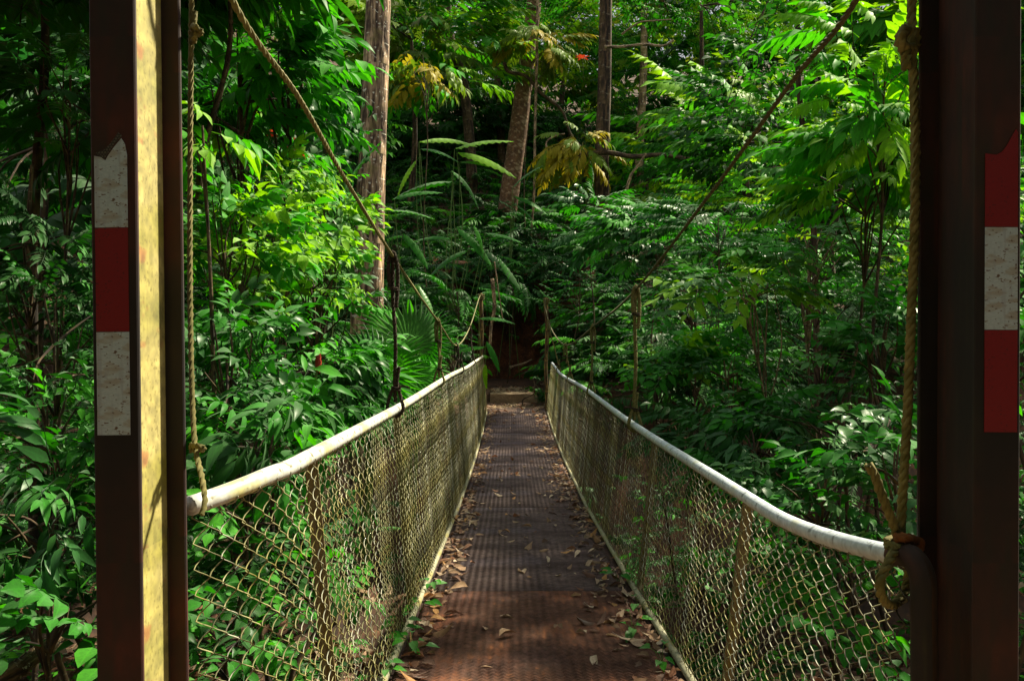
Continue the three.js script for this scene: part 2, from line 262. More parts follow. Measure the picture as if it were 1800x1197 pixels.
{ // trodden path with a concrete landing and a step up
  const slab = (w, h, d, x, y, z, name) => { const g = new THREE.BoxGeometry(w, h, d, 24, 2, 16), p = g.attributes.position; for (let i = 0; i < p.count; i++) if (p.getY(i) > 0) p.setXYZ(i, p.getX(i) * (1 + (fbm(p.getZ(i) * 3, 1, 0, 3, 5) - 0.5) * 0.1), p.getY(i) + (fbm(p.getX(i) * 4 + 5, p.getZ(i) * 4 + 9, 0, 4, 6) - 0.5) * 0.05, p.getZ(i) + (fbm(p.getX(i) * 4, 3, 0, 3, 8) - 0.5) * 0.1); g.computeVertexNormals(); g.translate(x, y, z); struct(name, g, M.conc); };
  slab(1.15, 0.4, 1.4, 0.05, -0.13, -14.2, 'path');
  slab(0.85, 0.4, 3.4, 0.03, 0.05, -16.35, 'path');
  slab(2.4, 0.4, 3.2, 0.08, -0.1, 0.55, 'pavement');
}

// ---------------------------------------------------------------- bridge
const railL = (D) => V(-0.465 - (D < 1.75 ? 0.085 * Math.pow((1.75 - D) / 0.35, 2) : 0), 0.93 - (D < 1.6 ? (1.6 - D) * 0.09 : 0) + 0.006 * Math.sin(D * 1.3) + (D > 11 ? (D - 11) * 0.01 : 0), -D);
const railR = (D) => V(0.635, (D < 2 ? 0.77 + 0.075 * Math.pow((2 - D) / 0.7, 1.6) : 0.77) + 0.01 * Math.sin(D * 1.1) + (D > 11 ? (D - 11) * 0.03 : 0), -D);
const footL = (D) => V(-0.402 - (D < 1.75 ? 0.125 * Math.pow((1.75 - D) / 0.35, 2) : 0), deckY(D) + 0.02, -D), footR = (D) => V(0.562, deckY(D) + 0.02, -D);

{ // deck of five expanded-metal sheets
  const deck = thing('bridge_deck', 'rusty expanded metal bridge deck strewn with dead leaves', 'bridge deck', V(0.08, 0, 0));
  const W = 0.93, len = 2.44, swd = 0.0135, lwd = 0.034, rows = Math.floor(len / swd), cols = Math.floor(W / lwd) * 2, pos = [], uv = [], idx = [];
  for (let r = 0; r < rows; r++) {
    const base = pos.length / 3;
    for (let c = 0; c <= cols; c++) {
      const x = -W / 2 + c * lwd / 2, z = -(r + 0.5) * swd + (c % 2 ? 1 : -1) * swd * 0.44 + 0, hw = 0.0021, up = (c % 2 ? 0.0012 : 0);
      pos.push(x, -0.002 + up, z + hw, x, 0.002 + up, z + hw * 0.6, x, 0.0012 + up, z - hw, x, -0.003 + up, z - hw * 0.6);
      for (let q = 0; q < 4; q++) uv.push(x / 0.9, z / 0.9);
    }
    for (let c = 0; c < cols; c++) for (let q = 0; q < 4; q++) { const a = base + c * 4 + q, b = base + c * 4 + (q + 1) % 4; idx.push(a, a + 4, b, b, a + 4, b + 4); }
  }
  const grate = geo(pos, uv, idx);
  const bar = (w, h, l, x, y, z) => { const g = new THREE.BoxGeometry(w, h, l); g.translate(x, y, z); return g; };
  const frame = merged([bar(0.04, 0.005, len, -W / 2, -0.008, -len / 2), bar(0.04, 0.005, len, W / 2, -0.008, -len / 2), bar(0.005, 0.04, len, -W / 2 - 0.02, -0.03, -len / 2), bar(0.005, 0.04, len, W / 2 + 0.02, -0.03, -len / 2), ...many(5, (i) => bar(W, 0.04, 0.04, 0, -0.032, -0.04 - i * (len - 0.08) / 4))]);
  const dirt = new THREE.PlaneGeometry(W - 0.03, len - 0.02, 40, 80); dirt.rotateX(-Math.PI / 2); dirt.translate(0, -0.0035, -len / 2);
  { const p = dirt.attributes.position; for (let i = 0; i < p.count; i++) p.setY(i, -0.0006 + (fbm(p.getX(i) * 7 + 3, p.getZ(i) * 7, 0, 3, 44) - 0.5) * 0.007); dirt.computeVertexNormals(); }
  const dust = dirt.clone(); { const p = dust.attributes.position; for (let i = 0; i < p.count; i++) p.setY(i, p.getY(i) - 0.0085); dust.computeVertexNormals(); }
  for (let k = 0; k < 5; k++) {
    const g = new THREE.Group(); g.name = 'deck_panel'; deck.add(g);
    g.position.set(0, deckH[k] + (k === 0 ? 0.004 : 0), -deckD[k] - (k ? 0.004 : 0)); g.rotation.x = Math.atan2(deckH[k + 1] - deckH[k], deckD[k + 1] - deckD[k]);
    const s = (deckD[k + 1] - deckD[k]) / len - (k ? 0.004 : 0);
    for (const [n, ge, m] of [['grating', grate, k === 0 ? M.deckBrown : M.deck], ['panel_frame', frame, M.rust]]) part(n, ge, m, g).scale.z = s;
    const d = part('packed_dirt', k === 0 ? dirt : dust, k === 0 ? M.dirt : M.soil, g); d.scale.z = s;
    if (k === 0) g.userData.label = 'dirt filled brown sheet of deck grating';
  }
}
// one wire of chain link, 1 m tall: a flattened coil that bends to and fro along x
const wireGeo = (() => {
  const per = 0.064, n = Math.round(1 / per * 8), pts = [];
  for (let i = 0; i <= n; i++) { const th = i / 8 * Math.PI * 2, tri = 2 / Math.PI * Math.asin(Math.cos(th)); pts.push(V(0.0161 * (0.7 * tri + 0.3 * Math.cos(th)), i / n, 0.0045 * Math.sin(th))); }
  return tube(pts, 0.00145, 4, { vScale: 2, cap: false });
})();
function railing(side, label, ends) {
  const top = side < 0 ? railL : railR, foot = side < 0 ? footL : footR;
  const t = thing('chain_link_railing', label, 'railing', null, 'bridge railings');
  const Ds = []; for (let D = side < 0 ? 1.4 : 1.3; D <= 13.25; D += D < 2.2 ? 0.07 : 0.3) Ds.push(D);
  const rp = Ds.map(top);
  part('top_rail', tube(spline(rp, 160), 0.0172, 14, { vScale: 2 }), side > 0 ? M.galvCool : M.galv, t);
  part('bottom_pipe', tube(spline(Ds.map(foot), 120), 0.0135, 10, { vScale: 2 }), M.footPipe, t);
  const n = 378, d0 = Ds[0] + 0.006, d1 = 13.15, rest = [], tie = tube(many(13, (i) => { const a = (side < 0 ? 1.75 : 2.35) + i / 12 * 1.7; return V(0.001 + i * 0.001, Math.cos(a) * 0.0198, Math.sin(a) * 0.0198); }), 0.0015, 4);
  for (let i = 0; i < n; i++) {
    const D = lerp(d0, d1, (i + 0.5) / n), a = foot(D), b = top(D); b.y -= 0.018;
    const v = V().subVectors(b, a), h = v.length(), mat = pick(side > 0 ? [M.wireA, M.wireB, M.wireC, M.wireShaded, M.wireShaded] : D < 4 ? [M.wireA, M.wireB, M.wireB, M.wireC] : [M.wireA, M.wireB, M.wireC]), w = i < 300 ? part('wire', wireGeo, mat, t) : new THREE.Object3D();  // right railing gets darker wires to paint in its shaded side
    const y = v.clone().normalize(), x = V().subVectors(foot(D + 0.03), foot(D - 0.03)).add(V().subVectors(top(D + 0.03), top(D - 0.03))).normalize(), z = V().crossVectors(x, y).normalize();
    w.matrixAutoUpdate = false;
    const sag = 0.006 * Math.sin(i * 0.28) + rr(-0.002, 0.002);
    w.matrix.makeBasis(V().crossVectors(y, z).multiplyScalar(Math.max(1, 1.04)), y.clone().multiplyScalar(h), z).setPosition(a.x + sag * side, a.y + (i % 2 ? 0.032 * h : 0), a.z); if (i >= 300) rest.push(w.matrix.clone());
    if (i % 2 === 0 && D < 8) { const e = part('tie_wire', tie, M.wireA, t); e.position.copy(top(D)); e.rotation.y = Math.PI / 2; e.rotation.z = rr(-0.3, 0.3); e.rotation.order = 'YXZ'; e.rotation.x = rr(-0.15, 0.15); if (side > 0) e.scale.z = -1; }
  }
  const far = new THREE.InstancedMesh(wireGeo, M.wireB, rest.length); rest.forEach((m, i) => far.setMatrixAt(i, m)); far.name = 'far_wire_mesh'; far.userData.kind = 'stuff'; shadows(far); t.add(far);
  const angle = (() => { const a = new THREE.BoxGeometry(0.032, 1, 0.004), b = new THREE.BoxGeometry(0.004, 1, 0.032); a.translate(0, 0.5, 0); b.translate(0.014, 0.5, -0.016); return merged([a, b]); })();
  for (const D of ends) { const a = foot(D), b = top(D); a.x += side * 0.022; b.x += side * 0.022; const m = part('stanchion', angle, M.stanchion, t); const v = V().subVectors(b, a); m.position.copy(a); m.quaternion.setFromUnitVectors(UP, v.clone().normalize()); m.scale.y = v.length() - 0.02; if (side < 0) m.scale.x = -1; }
  return t;
}
const rL = railing(-1, 'chain link railing with sunlit pale top rail beside the striped yellow post', [1.98, 3.45, 4.9, 6.3, 7.8, 9.3, 10.8, 12.3]);
const rR = railing(1, 'chain link railing whose white top rail dips then bends at the dark post', [2.27, 3.75, 5.2, 6.7, 8.2, 9.7, 11.2, 12.6]);
{ // the bent end pipes
  const e = railR(1.3); part('end_post', tube(spline([railR(1.36), e, V(e.x + 0.004, e.y - 0.02, e.z + 0.02), V(e.x + 0.004, e.y - 0.08, e.z + 0.026), V(e.x, -0.2, e.z + 0.03)], 40), 0.0195, 12, { vScale: 2 }), M.endPost, rR);
  const a = railL(1.4); a.x -= 0.03; part('end_post', tube([a, V(a.x, a.y - 0.03, a.z + 0.02), V(a.x, -0.2, a.z + 0.03)], 0.0195, 12, { vScale: 2 }), M.endPost, rL);
}

// ---------------------------------------------------------------- tower posts
const tapeTex = (seedN, red) => tex(128, 512, (u, v) => { const h = fbm(u * 40, v * 120, 40, 2, seedN), d = fbm(u * 5, v * 12, 5, 5, seedN + 3), sp = fbm(u * 26, v * 36, 26, 3, seedN + 7), st = fbm(u * 18, v * 2, 18, 3, seedN + 9); let c = red ? mixc([0.4, 0.02, 0.035], [0.47, 0.028, 0.045], h) : mixc([0.58, 0.65, 0.69], [0.68, 0.74, 0.77], h); if (!red) { c = mixc(c, [0.5, 0.42, 0.32], clamp((d - 0.58) * 3, 0, 0.4)); c = mixc(c, [0.55, 0.58, 0.62], clamp((st - 0.55) * 3, 0, 0.6)); if (sp > 0.71) c = mixc(c, [0.3, 0.2, 0.13], clamp((sp - 0.71) * 14, 0, 0.85)); } else if (sp > 0.76) c = mixc(c, [0.2, 0.05, 0.04], 0.6); return c; });
T.tapeW = tapeTex(101, false); T.tapeR = tapeTex(131, true);
T.honey = tex(128, 128, (u, v) => { const q = 10, y = v * q * 1.15, r = Math.floor(y), x = u * q + (r % 2) * 0.5, fx = x - Math.floor(x) - 0.5, fy = y - r - 0.5, d = Math.hypot(fx, fy); const k = d > 0.4 ? 0.12 : 0.3; return [k, k * 0.95, k * 0.8]; });
M.tapeW = std({ map: T.tapeW, roughness: 0.45 }); M.tapeR = std({ map: T.tapeR, roughness: 0.45 }); M.honey = std({ map: rep(T.honey, 1, 1), roughness: 0.8 });
const metreUV = (g, s) => { const p = g.attributes.position, u = g.attributes.uv; for (let i = 0; i < p.count; i++) u.setXY(i, p.getX(i) * s, p.getY(i) * s); return g; };
function towerPost(x, lean, side, label, mats) {
  const D = 1.2, H = 2.35, base = -0.3, t = thing('tower_post', label, 'post', V(x, base, -D), 'steel tower posts');
  t.rotation.z = lean; const w = 0.067, th = 0.0085, dep = 0.172;
  const f = part('front_flange', metreUV(chamferBox(w, H, th), 1.3), mats[0], t); f.position.set(0, H / 2, -th / 2);
  const wb = part('web', (() => { const g = new THREE.BoxGeometry(0.0065, H, dep - 2 * th + 0.002); const p = g.attributes.position, u = g.attributes.uv; for (let i = 0; i < p.count; i++) u.setXY(i, p.getZ(i) * 2.2, p.getY(i) * 1.1); return g; })(), mats[1], t); wb.position.set(0, H / 2, -dep / 2);
  if (mats[1] === M.algae) wb.userData.label = 'web of the post grown over with pale yellow algae';
  const b = part('back_flange', metreUV(chamferBox(w, H, th), 1.3), mats[2], t); b.position.set(0, H / 2, -dep + th / 2);
  const cap = part('cap_plate', chamferBox(0.12, 0.012, 0.22), M.rust, t); cap.position.set(0, H + 0.006, -dep / 2);
  const foot = part('base_plate', chamferBox(0.2, 0.015, 0.26), M.rust, t); foot.position.set(0, 0.0, -dep / 2);
  const Y = (py) => EYE - (py - 598.5) / F * D - base;
  const tapes = side < 0 ? [[765, 583, M.tapeW, 0], [583, 400, M.tapeR, 0], [400, 238, M.tapeW, 1]] : [[760, 580, M.tapeR, 0], [580, 399, M.tapeW, 0], [399, 226, M.tapeR, 2]];
  const x0 = side < 0 ? -0.0275 : -0.0195, x1 = x0 + 0.048;
  for (const [a, b2, m, torn] of tapes) {
    const y0 = Y(a) + 0.0004, y1 = Y(b2) - 0.0004, s = new THREE.Shape(), W = x1 - x0, h = y1 - y0;
    const r = torn ? 0 : 0.0; s.moveTo(x0 + r, y0); s.lineTo(x1, y0);
    if (torn === 1) { s.lineTo(x1, y1 - 0.028); s.lineTo(x1 - 0.003, y1 - 0.012); s.lineTo(x1 - 0.008, y1 - 0.004); s.lineTo(x0 + W * 0.62, y1 - 0.016); s.lineTo(x0 + W * 0.45, y1 - 0.027); s.lineTo(x0 + W * 0.34, y1 - 0.036); s.lineTo(x0 + W * 0.2, y1 - 0.031); s.lineTo(x0, y1 - 0.029); }
    else if (torn === 2) { s.lineTo(x1, y1 - 0.006); s.lineTo(x1 - 0.003, y1); s.lineTo(x1 - 0.008, y1 - 0.008); s.lineTo(x0 + W * 0.66, y1 - 0.024); s.lineTo(x0 + W * 0.5, y1 - 0.034); s.lineTo(x0 + W * 0.33, y1 - 0.038); s.lineTo(x0, y1 - 0.036); }
    else { s.lineTo(x1, y1); s.lineTo(x0, y1); }
    s.closePath();
    const g = metreUV(new THREE.ExtrudeGeometry(s, { depth: 0.0006, bevelEnabled: false }), 9);
    part(m === M.tapeW ? 'white_tape' : 'red_tape', g, m, t).position.z = 0.0002;
    if (torn === 1) { const q = new THREE.Shape(); q.moveTo(x0 + 0.002, y1 - 0.025); q.lineTo(x0 + W * 0.3, y1 - 0.034); q.lineTo(x0 + W * 0.62, y1 - 0.012); q.lineTo(x1 - 0.007, y1); q.lineTo(x0 + W * 0.74, y1 + 0.005); q.lineTo(x0 + W * 0.5, y1 - 0.011); q.lineTo(x0 + W * 0.28, y1 - 0.021); q.closePath(); part('tape_backing', metreUV(new THREE.ExtrudeGeometry(q, { depth: 0.0003, bevelEnabled: false }), 22), M.honey, t).position.z = 0.0001; }
  }
  return t;
}
M.rustR = std({ map: T.rust, color: lin(0.19, 0.2, 0.15), roughness: 0.85, bumpMap: T.fine, bumpScale: 0.0008 });
towerPost(-0.561, 0.0125, -1, 'steel tower post with sunlit yellow web and white red white tape', [M.rust, M.algae, M.rust]);
towerPost(0.704, -0.004, 1, 'dark rusty steel tower post with red white red tape', [M.rustR, M.rustR, M.rustR]);

// ---------------------------------------------------------------- cables, hangers, far posts
const cableL = spline([V(-0.6, -0.15, 3.2), V(-0.57, 1.2, 0.6), V(-0.545, 2.06, -1.26), P(395, -20, 1.42), P(520, 170, 1.8), P(600, 310, 2.28), P(690, 455, 3.28), P(765, 563, 5.2), P(800, 607, 7.4), P(822, 577, 9.6), P(840, 522, 12.6), V(-0.5, 1.92, -13.3), V(-0.6, 1.2, -14.6), V(-0.7, 0.6, -16)], 220);
const cableR = spline([V(0.78, -0.15, 3.2), V(0.74, 1.2, 0.6), V(0.70, 2.06, -1.26), P(1500, 4, 1.62), P(1400, 130, 1.98), P(1250, 335, 2.75), P(1112, 512, 4.27), P(1045, 570, 6.4), P(990, 606, 9.0), P(965, 575, 10.8), P(955, 532, 12.8), V(0.56, 1.86, -13.4), V(0.65, 1.2, -14.6), V(0.75, 0.6, -16)], 220);
const cabOpt = { pitch: 0.075, strands: 3, step: 0.011, radial: 5 };
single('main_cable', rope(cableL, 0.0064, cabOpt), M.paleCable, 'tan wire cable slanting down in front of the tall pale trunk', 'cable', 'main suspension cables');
single('main_cable', rope(cableR, 0.0066, cabOpt), M.shadedCable, 'dark wire cable with painted shade slanting down through the dim foliage beside the dark post', 'cable', 'main suspension cables');
function farPost(x, top, label) { const y0 = ground(x, -13.35) - 0.2, t = thing('wooden_post', label, 'post', V(x, y0, -13.35), 'wooden posts at the far end'); part('shaft', tube(many(12, (i) => V(0.01 * Math.sin(i), (top - y0) * i / 11, 0)), many(12, (i) => 0.032 + 0.003 * Math.sin(i * 2.1)), 9, { vScale: 2 }), M.wood, t); part('lashing', rope(many(22, (i) => V(Math.cos(i * 0.9) * 0.05, top - y0 - 0.1 + i * 0.004, Math.sin(i * 0.9) * 0.05)), 0.009), M.rope, t); }
farPost(-0.5, 1.97, 'mossy wooden post at the far end of the sunlit railing');
farPost(0.56, 1.9, 'mossy wooden post at the far end of the bending railing');
const cableAt = (c, D) => { let b = c[0]; for (const p of c) if (p.z < 0 && Math.abs(p.z + D) < Math.abs(b.z + D)) b = p; return b.clone(); };
function coil(c, r, turns, h, rad, mat, parent, name) { part(name, rope(many(turns * 10 + 1, (i) => V(c.x + Math.cos(i * 0.63) * r * rr(0.95, 1.1), c.y - h / 2 + h * i / (turns * 10), c.z + Math.sin(i * 0.63) * r)), rad, { pitch: 0.03 }), mat, parent); }
function hanger(side, D, label, { r = 0.008, loop = true, mat = M.rope, tails = 1 } = {}) {
  const a = cableAt(side < 0 ? cableL : cableR, D), b = (side < 0 ? railL : railR)(D), t = thing('hanger_rope', label, 'rope', b, 'rope hangers between cables and rails');
  const o = a.clone().sub(b), n = o.y;
  const w = (p, s) => V(p * 1.0, s, 0);
  part('rope', rope([V(o.x, o.y + 0.02, o.z), V(lerp(0, o.x, 0.8) - 0.004, n * 0.78, o.z * 0.8), V(o.x * 0.4 + 0.003, n * 0.45, o.z * 0.4), V(-0.003, 0.1, 0.002), V(0, 0.03, 0)], r, { pitch: 0.05 }), mat, t);
  part('cable_loop', rope([V(o.x - 0.014, n - 0.12, o.z), V(o.x - 0.016, n - 0.02, o.z + 0.01), V(o.x, n + 0.02, o.z + 0.012), V(o.x + 0.016, n - 0.03, o.z), V(o.x + 0.018, n - 0.12, o.z), V(o.x + 0.012, n - 0.2, o.z)], r, { pitch: 0.05 }), mat, t);
  part('rail_loop', rope([V(-0.008, 0.09, 0.005), V(-0.026, 0.04, 0.008), V(-0.03, -0.005, 0.01), V(0, -0.029, 0.012), V(0.03, -0.002, 0.005), V(0.02, 0.05, 0), V(0.006, 0.1, 0), V(0.014, 0.17, 0.0)], r * 0.95, { pitch: 0.05 }), mat, t);
  coil(V(0.002, 0.085, 0), 0.017, 2, 0.018, 0.004, M.lash, t, 'lashing'); coil(V(o.x, n - 0.125, o.z), 0.02, 2, 0.016, 0.004, M.lash, t, 'lashing');
  for (let k = 0; k < tails; k++) part('rope_tail', rope([V(0.01, 0.085, 0.01), V(0.035 * side * -1, 0.095, 0.02), V(0.06 * side * -1, 0.088 + 0.01 * k, 0.02)], 0.0045, { pitch: 0.03 }), M.lash, t);
  return t;
}
hanger(-1, 3.28, 'knotted dark rope hanger in front of the pale trunk foot', { mat: M.lash, r: 0.0085 });
hanger(-1, 5.25, 'rope hanger in front of the fan palm leaves', { r: 0.0085 });
hanger(-1, 7.4, 'short rope hanger at the low point of the cable by the palms', { mat: M.lash, r: 0.008 });
hanger(-1, 9.7, 'small rope hanger nearest the far end of the sunlit railing', { mat: M.lash });
hanger(1, 4.25, 'long tan rope hanger with double loop above the white top rail', { r: 0.0105, tails: 2 });
hanger(1, 6.6, 'slanting rope hanger second from the dark post on its railing', { r: 0.009 });
hanger(1, 9.0, 'short rope hanger at the low point of the dark cable', { mat: M.rope });
hanger(1, 11.2, 'small rope hanger nearest the far end of the bending railing', {});
{ // thick ropes beside the two tower posts
  const t = thing('hanger_rope', 'tan twisted rope running down beside the striped yellow post', 'rope', P(352, 880, 1.27), 'rope hangers beside the tower posts'), o = t.position;
  const q = (px, py, D) => P(px, py, D).sub(o);
  part('rope', rope([q(334, -160, 1.42), q(333, 0, 1.42), q(330, 300, 1.42), q(331, 560, 1.41), q(337, 760, 1.38), q(342, 800, 1.36), q(352, 845, 1.33), q(356, 885, 1.31), q(350, 905, 1.3)], 0.0052, { pitch: 0.045 }), M.rope, t);
  part('rope_tail', rope([q(345, 55, 1.4), q(340, 62, 1.39), q(336, 75, 1.4), q(339, 20, 1.41)], 0.006, { pitch: 0.03 }), M.rope, t);
  part('knot', rope([q(335, 46, 1.4), q(346, 50, 1.38), q(348, 58, 1.4), q(337, 60, 1.42), q(335, 50, 1.4)], 0.006, { pitch: 0.03 }), M.rope, t);
  part('knot', rope([q(332, 783, 1.37), q(350, 785, 1.35), q(352, 790, 1.37), q(334, 793, 1.38), q(333, 786, 1.37)], 0.006, { pitch: 0.03 }), M.rope, t);
}
{
  const t = thing('hanger_rope', 'thick dim rope knotted with an orange lashing beside the dark post', 'rope', railR(1.33), 'rope hangers beside the tower posts'), o = t.position, q = (px, py, D) => P(px, py, D).sub(o);
  part('rope', rope([q(1600, -160, 1.36), q(1601, 40, 1.36), q(1607, 300, 1.36), q(1600, 560, 1.35), q(1591, 760, 1.345), q(1583, 900, 1.34), q(1580, 945, 1.34)], 0.0085, { pitch: 0.05 }), M.rope, t);
  part('rope_tail', rope([q(1580, 955, 1.34), q(1566, 915, 1.33), q(1548, 870, 1.325), q(1530, 825, 1.32), q(1523, 817, 1.32)], 0.0085, { pitch: 0.05 }), M.rope, t);
  part('rail_loop', rope([q(1578, 950, 1.34), q(1562, 985, 1.3), q(1545, 1020, 1.28), q(1548, 1050, 1.29), q(1575, 1060, 1.34), q(1594, 1020, 1.37), q(1590, 985, 1.36), q(1582, 955, 1.35)], 0.0085, { pitch: 0.05 }), M.rope, t);
  part('lashing', rope([q(1556, 957, 1.325), q(1580, 966, 1.318), q(1602, 960, 1.34), q(1600, 948, 1.36), q(1575, 946, 1.36), q(1557, 954, 1.34)], 0.0095, { pitch: 0.04 }), M.rope, t);
  const k = part('orange_lashing', rope([q(1570, 945, 1.325), q(1592, 946, 1.318), q(1612, 952, 1.33), q(1614, 962, 1.35), q(1590, 958, 1.36), q(1574, 950, 1.345)], 0.009, { pitch: 0.04 }), M.orangeLash, t); k.userData.label = 'orange lashing round the rope';
  part('knot', rope([q(1590, 52, 1.35), q(1583, 60, 1.34), q(1581, 76, 1.34), q(1592, 86, 1.35), q(1608, 78, 1.37), q(1606, 56, 1.37), q(1590, 52, 1.36)], 0.011, { pitch: 0.04 }), M.rope, t);
  part('rope_tail', rope([q(1592, 86, 1.35), q(1590, 105, 1.345), q(1592, 120, 1.35)], 0.0095, { pitch: 0.04 }), M.rope, t);
}
// ---------------------------------------------------------------- plants
const sprayParts = (t, list, name, org) => { for (const [g, m, mx] of list) { const q = part(name, g, m, t); q.matrixAutoUpdate = false; q.matrix.copy(mx).premultiply(new THREE.Matrix4().makeTranslation(-org.x, -org.y, -org.z)); } };
function instanced(name, sprays, list, parent, org, mat) {     // foliage nobody could count
  sprays.forEach((g, k) => {
    const mine = list.filter((_, i) => i % sprays.length === k); if (!mine.length) return;
    const im = new THREE.InstancedMesh(g, mat, mine.length); im.name = parent ? name : numbered(name); im.userData.kind = 'stuff'; shadows(im);
    mine.forEach(([mx, c], i) => { im.setMatrixAt(i, org ? mx.clone().premultiply(new THREE.Matrix4().makeTranslation(-org.x, -org.y, -org.z)) : mx); im.setColorAt(i, c); });
    (parent ?? scene).add(im);
  });
}
const weedLeaf = many(3, () => leafGeo(0.06, 0.032, { rows: 4 }));
L.any = leafMat(1, 1, 1, 0.45, 0.12); L.any.name = 'tinted_leaf';
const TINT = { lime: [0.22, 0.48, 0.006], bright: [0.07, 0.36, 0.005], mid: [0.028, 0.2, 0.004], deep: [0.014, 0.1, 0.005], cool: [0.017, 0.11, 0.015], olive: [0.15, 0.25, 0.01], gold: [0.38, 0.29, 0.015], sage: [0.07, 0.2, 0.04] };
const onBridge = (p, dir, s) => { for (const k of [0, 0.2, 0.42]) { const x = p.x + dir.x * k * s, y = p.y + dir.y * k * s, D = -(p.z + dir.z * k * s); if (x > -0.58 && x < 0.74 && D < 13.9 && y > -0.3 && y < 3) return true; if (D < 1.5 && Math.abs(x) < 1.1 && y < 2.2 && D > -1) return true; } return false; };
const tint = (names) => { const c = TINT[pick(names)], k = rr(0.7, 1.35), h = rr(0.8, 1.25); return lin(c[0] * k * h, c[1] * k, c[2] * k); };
const sphere = () => { const y = rr(-1, 1), a = rr(0, 6.283), s = Math.sqrt(1 - y * y); return V(Math.cos(a) * s, y, Math.sin(a) * s); };
// places for leafy sprays in a rounded, uneven crown
function crownSpots(c, r, n, { up = 0.25, clumps = 0, inner = 0.3, tilt = 0.45, face = [0.4, 0.2], scale = [0.8, 1.25] } = {}) {
  const cl = clumps ? many(clumps, () => { const d = sphere(); return V(c.x + d.x * r.x * 0.75, c.y + d.y * r.y * 0.75, c.z + d.z * r.z * 0.75); }) : null, out = [];
  for (let i = 0; i < n; i++) {
    const d = sphere(), k = Math.pow(rr(inner, 1), 0.6), q = cl ? pick(cl) : c, s = cl ? 0.42 : 1;
    const p = V(q.x + d.x * r.x * k * s, q.y + d.y * r.y * k * s, q.z + d.z * r.z * k * s);
    const o = p.clone().sub(c); o.y *= 0.35; o.normalize();
    const dir = V(o.x * 0.9 + rr(-0.5, 0.5), up + rr(-0.35, 0.35) + o.y * 0.3, o.z * 0.9 + rr(-0.5, 0.5)).normalize();
    const upv = V(rr(-tilt, tilt) + face[0], 1, rr(-tilt, tilt) + face[1]).normalize();
    const sc = rr(...scale); if (!onBridge(p, dir, sc)) out.push({ p, dir, m: mat4(p, dir, upv, sc) });
  }
  return out;
}
function stemGeo(base, c, spots, { r = 0.02, n = 10, bend = 0.15, org }) {
  const k1 = V(lerp(base.x, c.x, 0.35) + rr(-bend, bend), lerp(base.y, c.y, 0.4), lerp(base.z, c.z, 0.35) + rr(-bend, bend)), k2 = V(lerp(base.x, c.x, 0.75) + rr(-bend, bend) * 0.5, lerp(base.y, c.y, 0.75), lerp(base.z, c.z, 0.75));
  const path = spline([base, k1, k2, c], 16), out = [tube(path.map((p) => p.clone().sub(org)), path.map((_, i) => r * (1 - 0.6 * i / 16)), 7, { vScale: 2 })];
  for (let i = 0; i < n && spots.length; i++) {
    const s = spots[Math.floor((i + 0.5) * spots.length / n)], a = path[Math.floor(rr(10, 16))], mid = V().lerpVectors(a, s.p, 0.55); mid.y += rr(0, 0.12) * a.distanceTo(s.p); mid.x += rr(-0.1, 0.1) * a.distanceTo(s.p);
    const q = spline([a, mid, s.p], 7).map((p) => p.clone().sub(org)); out.push(tube(q, q.map((_, j) => r * 0.4 * (1 - 0.75 * j / 7) + 0.0015), 4, { vScale: 2 }));
  }
  return mergeGeometries(out);
}
function shrub(label, px, py, D, rx, ry, n, sprays, mats, o = {}) {
  const c = P(px, py, D), rz = o.rz ?? (rx + ry) / 2, base = o.base ?? V(c.x + rr(-0.2, 0.2), 0, c.z + rr(-0.1, 0.2)); base.y = ground(base.x, base.z) - 0.03;
  if (D < 4.6 && !o.scale) { o = { ...o, scale: [0.5, 0.9] }; n = Math.round(n * 1.5); }
  const spots = crownSpots(c, V(rx, ry, rz), n, o);
  const t = thing(o.name ?? 'shrub', label, o.cat ?? 'shrub', base, o.group);
  part('stem', stemGeo(base, V(c.x, c.y + ry * 0.25, c.z), spots, { r: o.stem ?? 0.014, n: o.branches ?? Math.min(16, Math.ceil(n / 4)), org: base, bend: o.bend ?? 0.12 }), o.bark ?? M.stem, t);
  sprayParts(t, spots.map((s) => [pick(sprays), pick(mats), s.m]), o.partName ?? 'leafy_twig', base);
  return t;
}
// ---- trunks
function trunkGeo(pts, radii, radial, amp, freq, org, s) { const q = spline(pts, 70).map((p) => p.clone().sub(org)); const rad = q.map((_, i) => { const f = i / 70 * (radii.length - 1), a = Math.min(radii.length - 2, Math.floor(f)); return lerp(radii[a], radii[a + 1], f - a); }); return tube(q, rad, radial, { vScale: 0.8, rough: (a, l) => 1 + amp * (fbm(Math.cos(a) * freq + 20, Math.sin(a) * freq + l * 0.5, 0, 4, s) - 0.5) * 2 }); }
function tallTree(label, pts, radii, mat, { amp = 0.1, freq = 2.2, crown, tints = ['mid', 'bright'], sprays = S.far, name = 'rainforest_tree', group = 'tall tree trunks', limbs = 5 } = {}) {
  const base = pts[0].clone(); base.y = Math.min(base.y, ground(base.x, base.z) - 0.1); pts[0] = base;
  const t = thing(name, label, 'tree', base, group); part('trunk', trunkGeo(pts, radii, 22, amp, freq, base, name.length), mat, t);
  if (crown) {
    const [c, r, n, k] = crown, spots = crownSpots(c, r, n, { clumps: k ?? 12, scale: [0.8, 1.5] }), top = pts[pts.length - 1], lb = [];
    for (let i = 0; i < limbs; i++) { const s = pick(spots).p, mid = V().lerpVectors(top, s, 0.5); mid.y += 0.3; const q = spline([top, mid, s], 8).map((p) => p.clone().sub(base)); lb.push(tube(q, q.map((_, j) => radii[radii.length - 1] * 0.55 * (1 - j / 10)), 6, { vScale: 1 })); }
    part('limb', mergeGeometries(lb), mat, t);
    instanced('crown', sprays, spots.map((s) => [s.m, tint(tints)]), t, base, L.any);
  }
  return t;
}
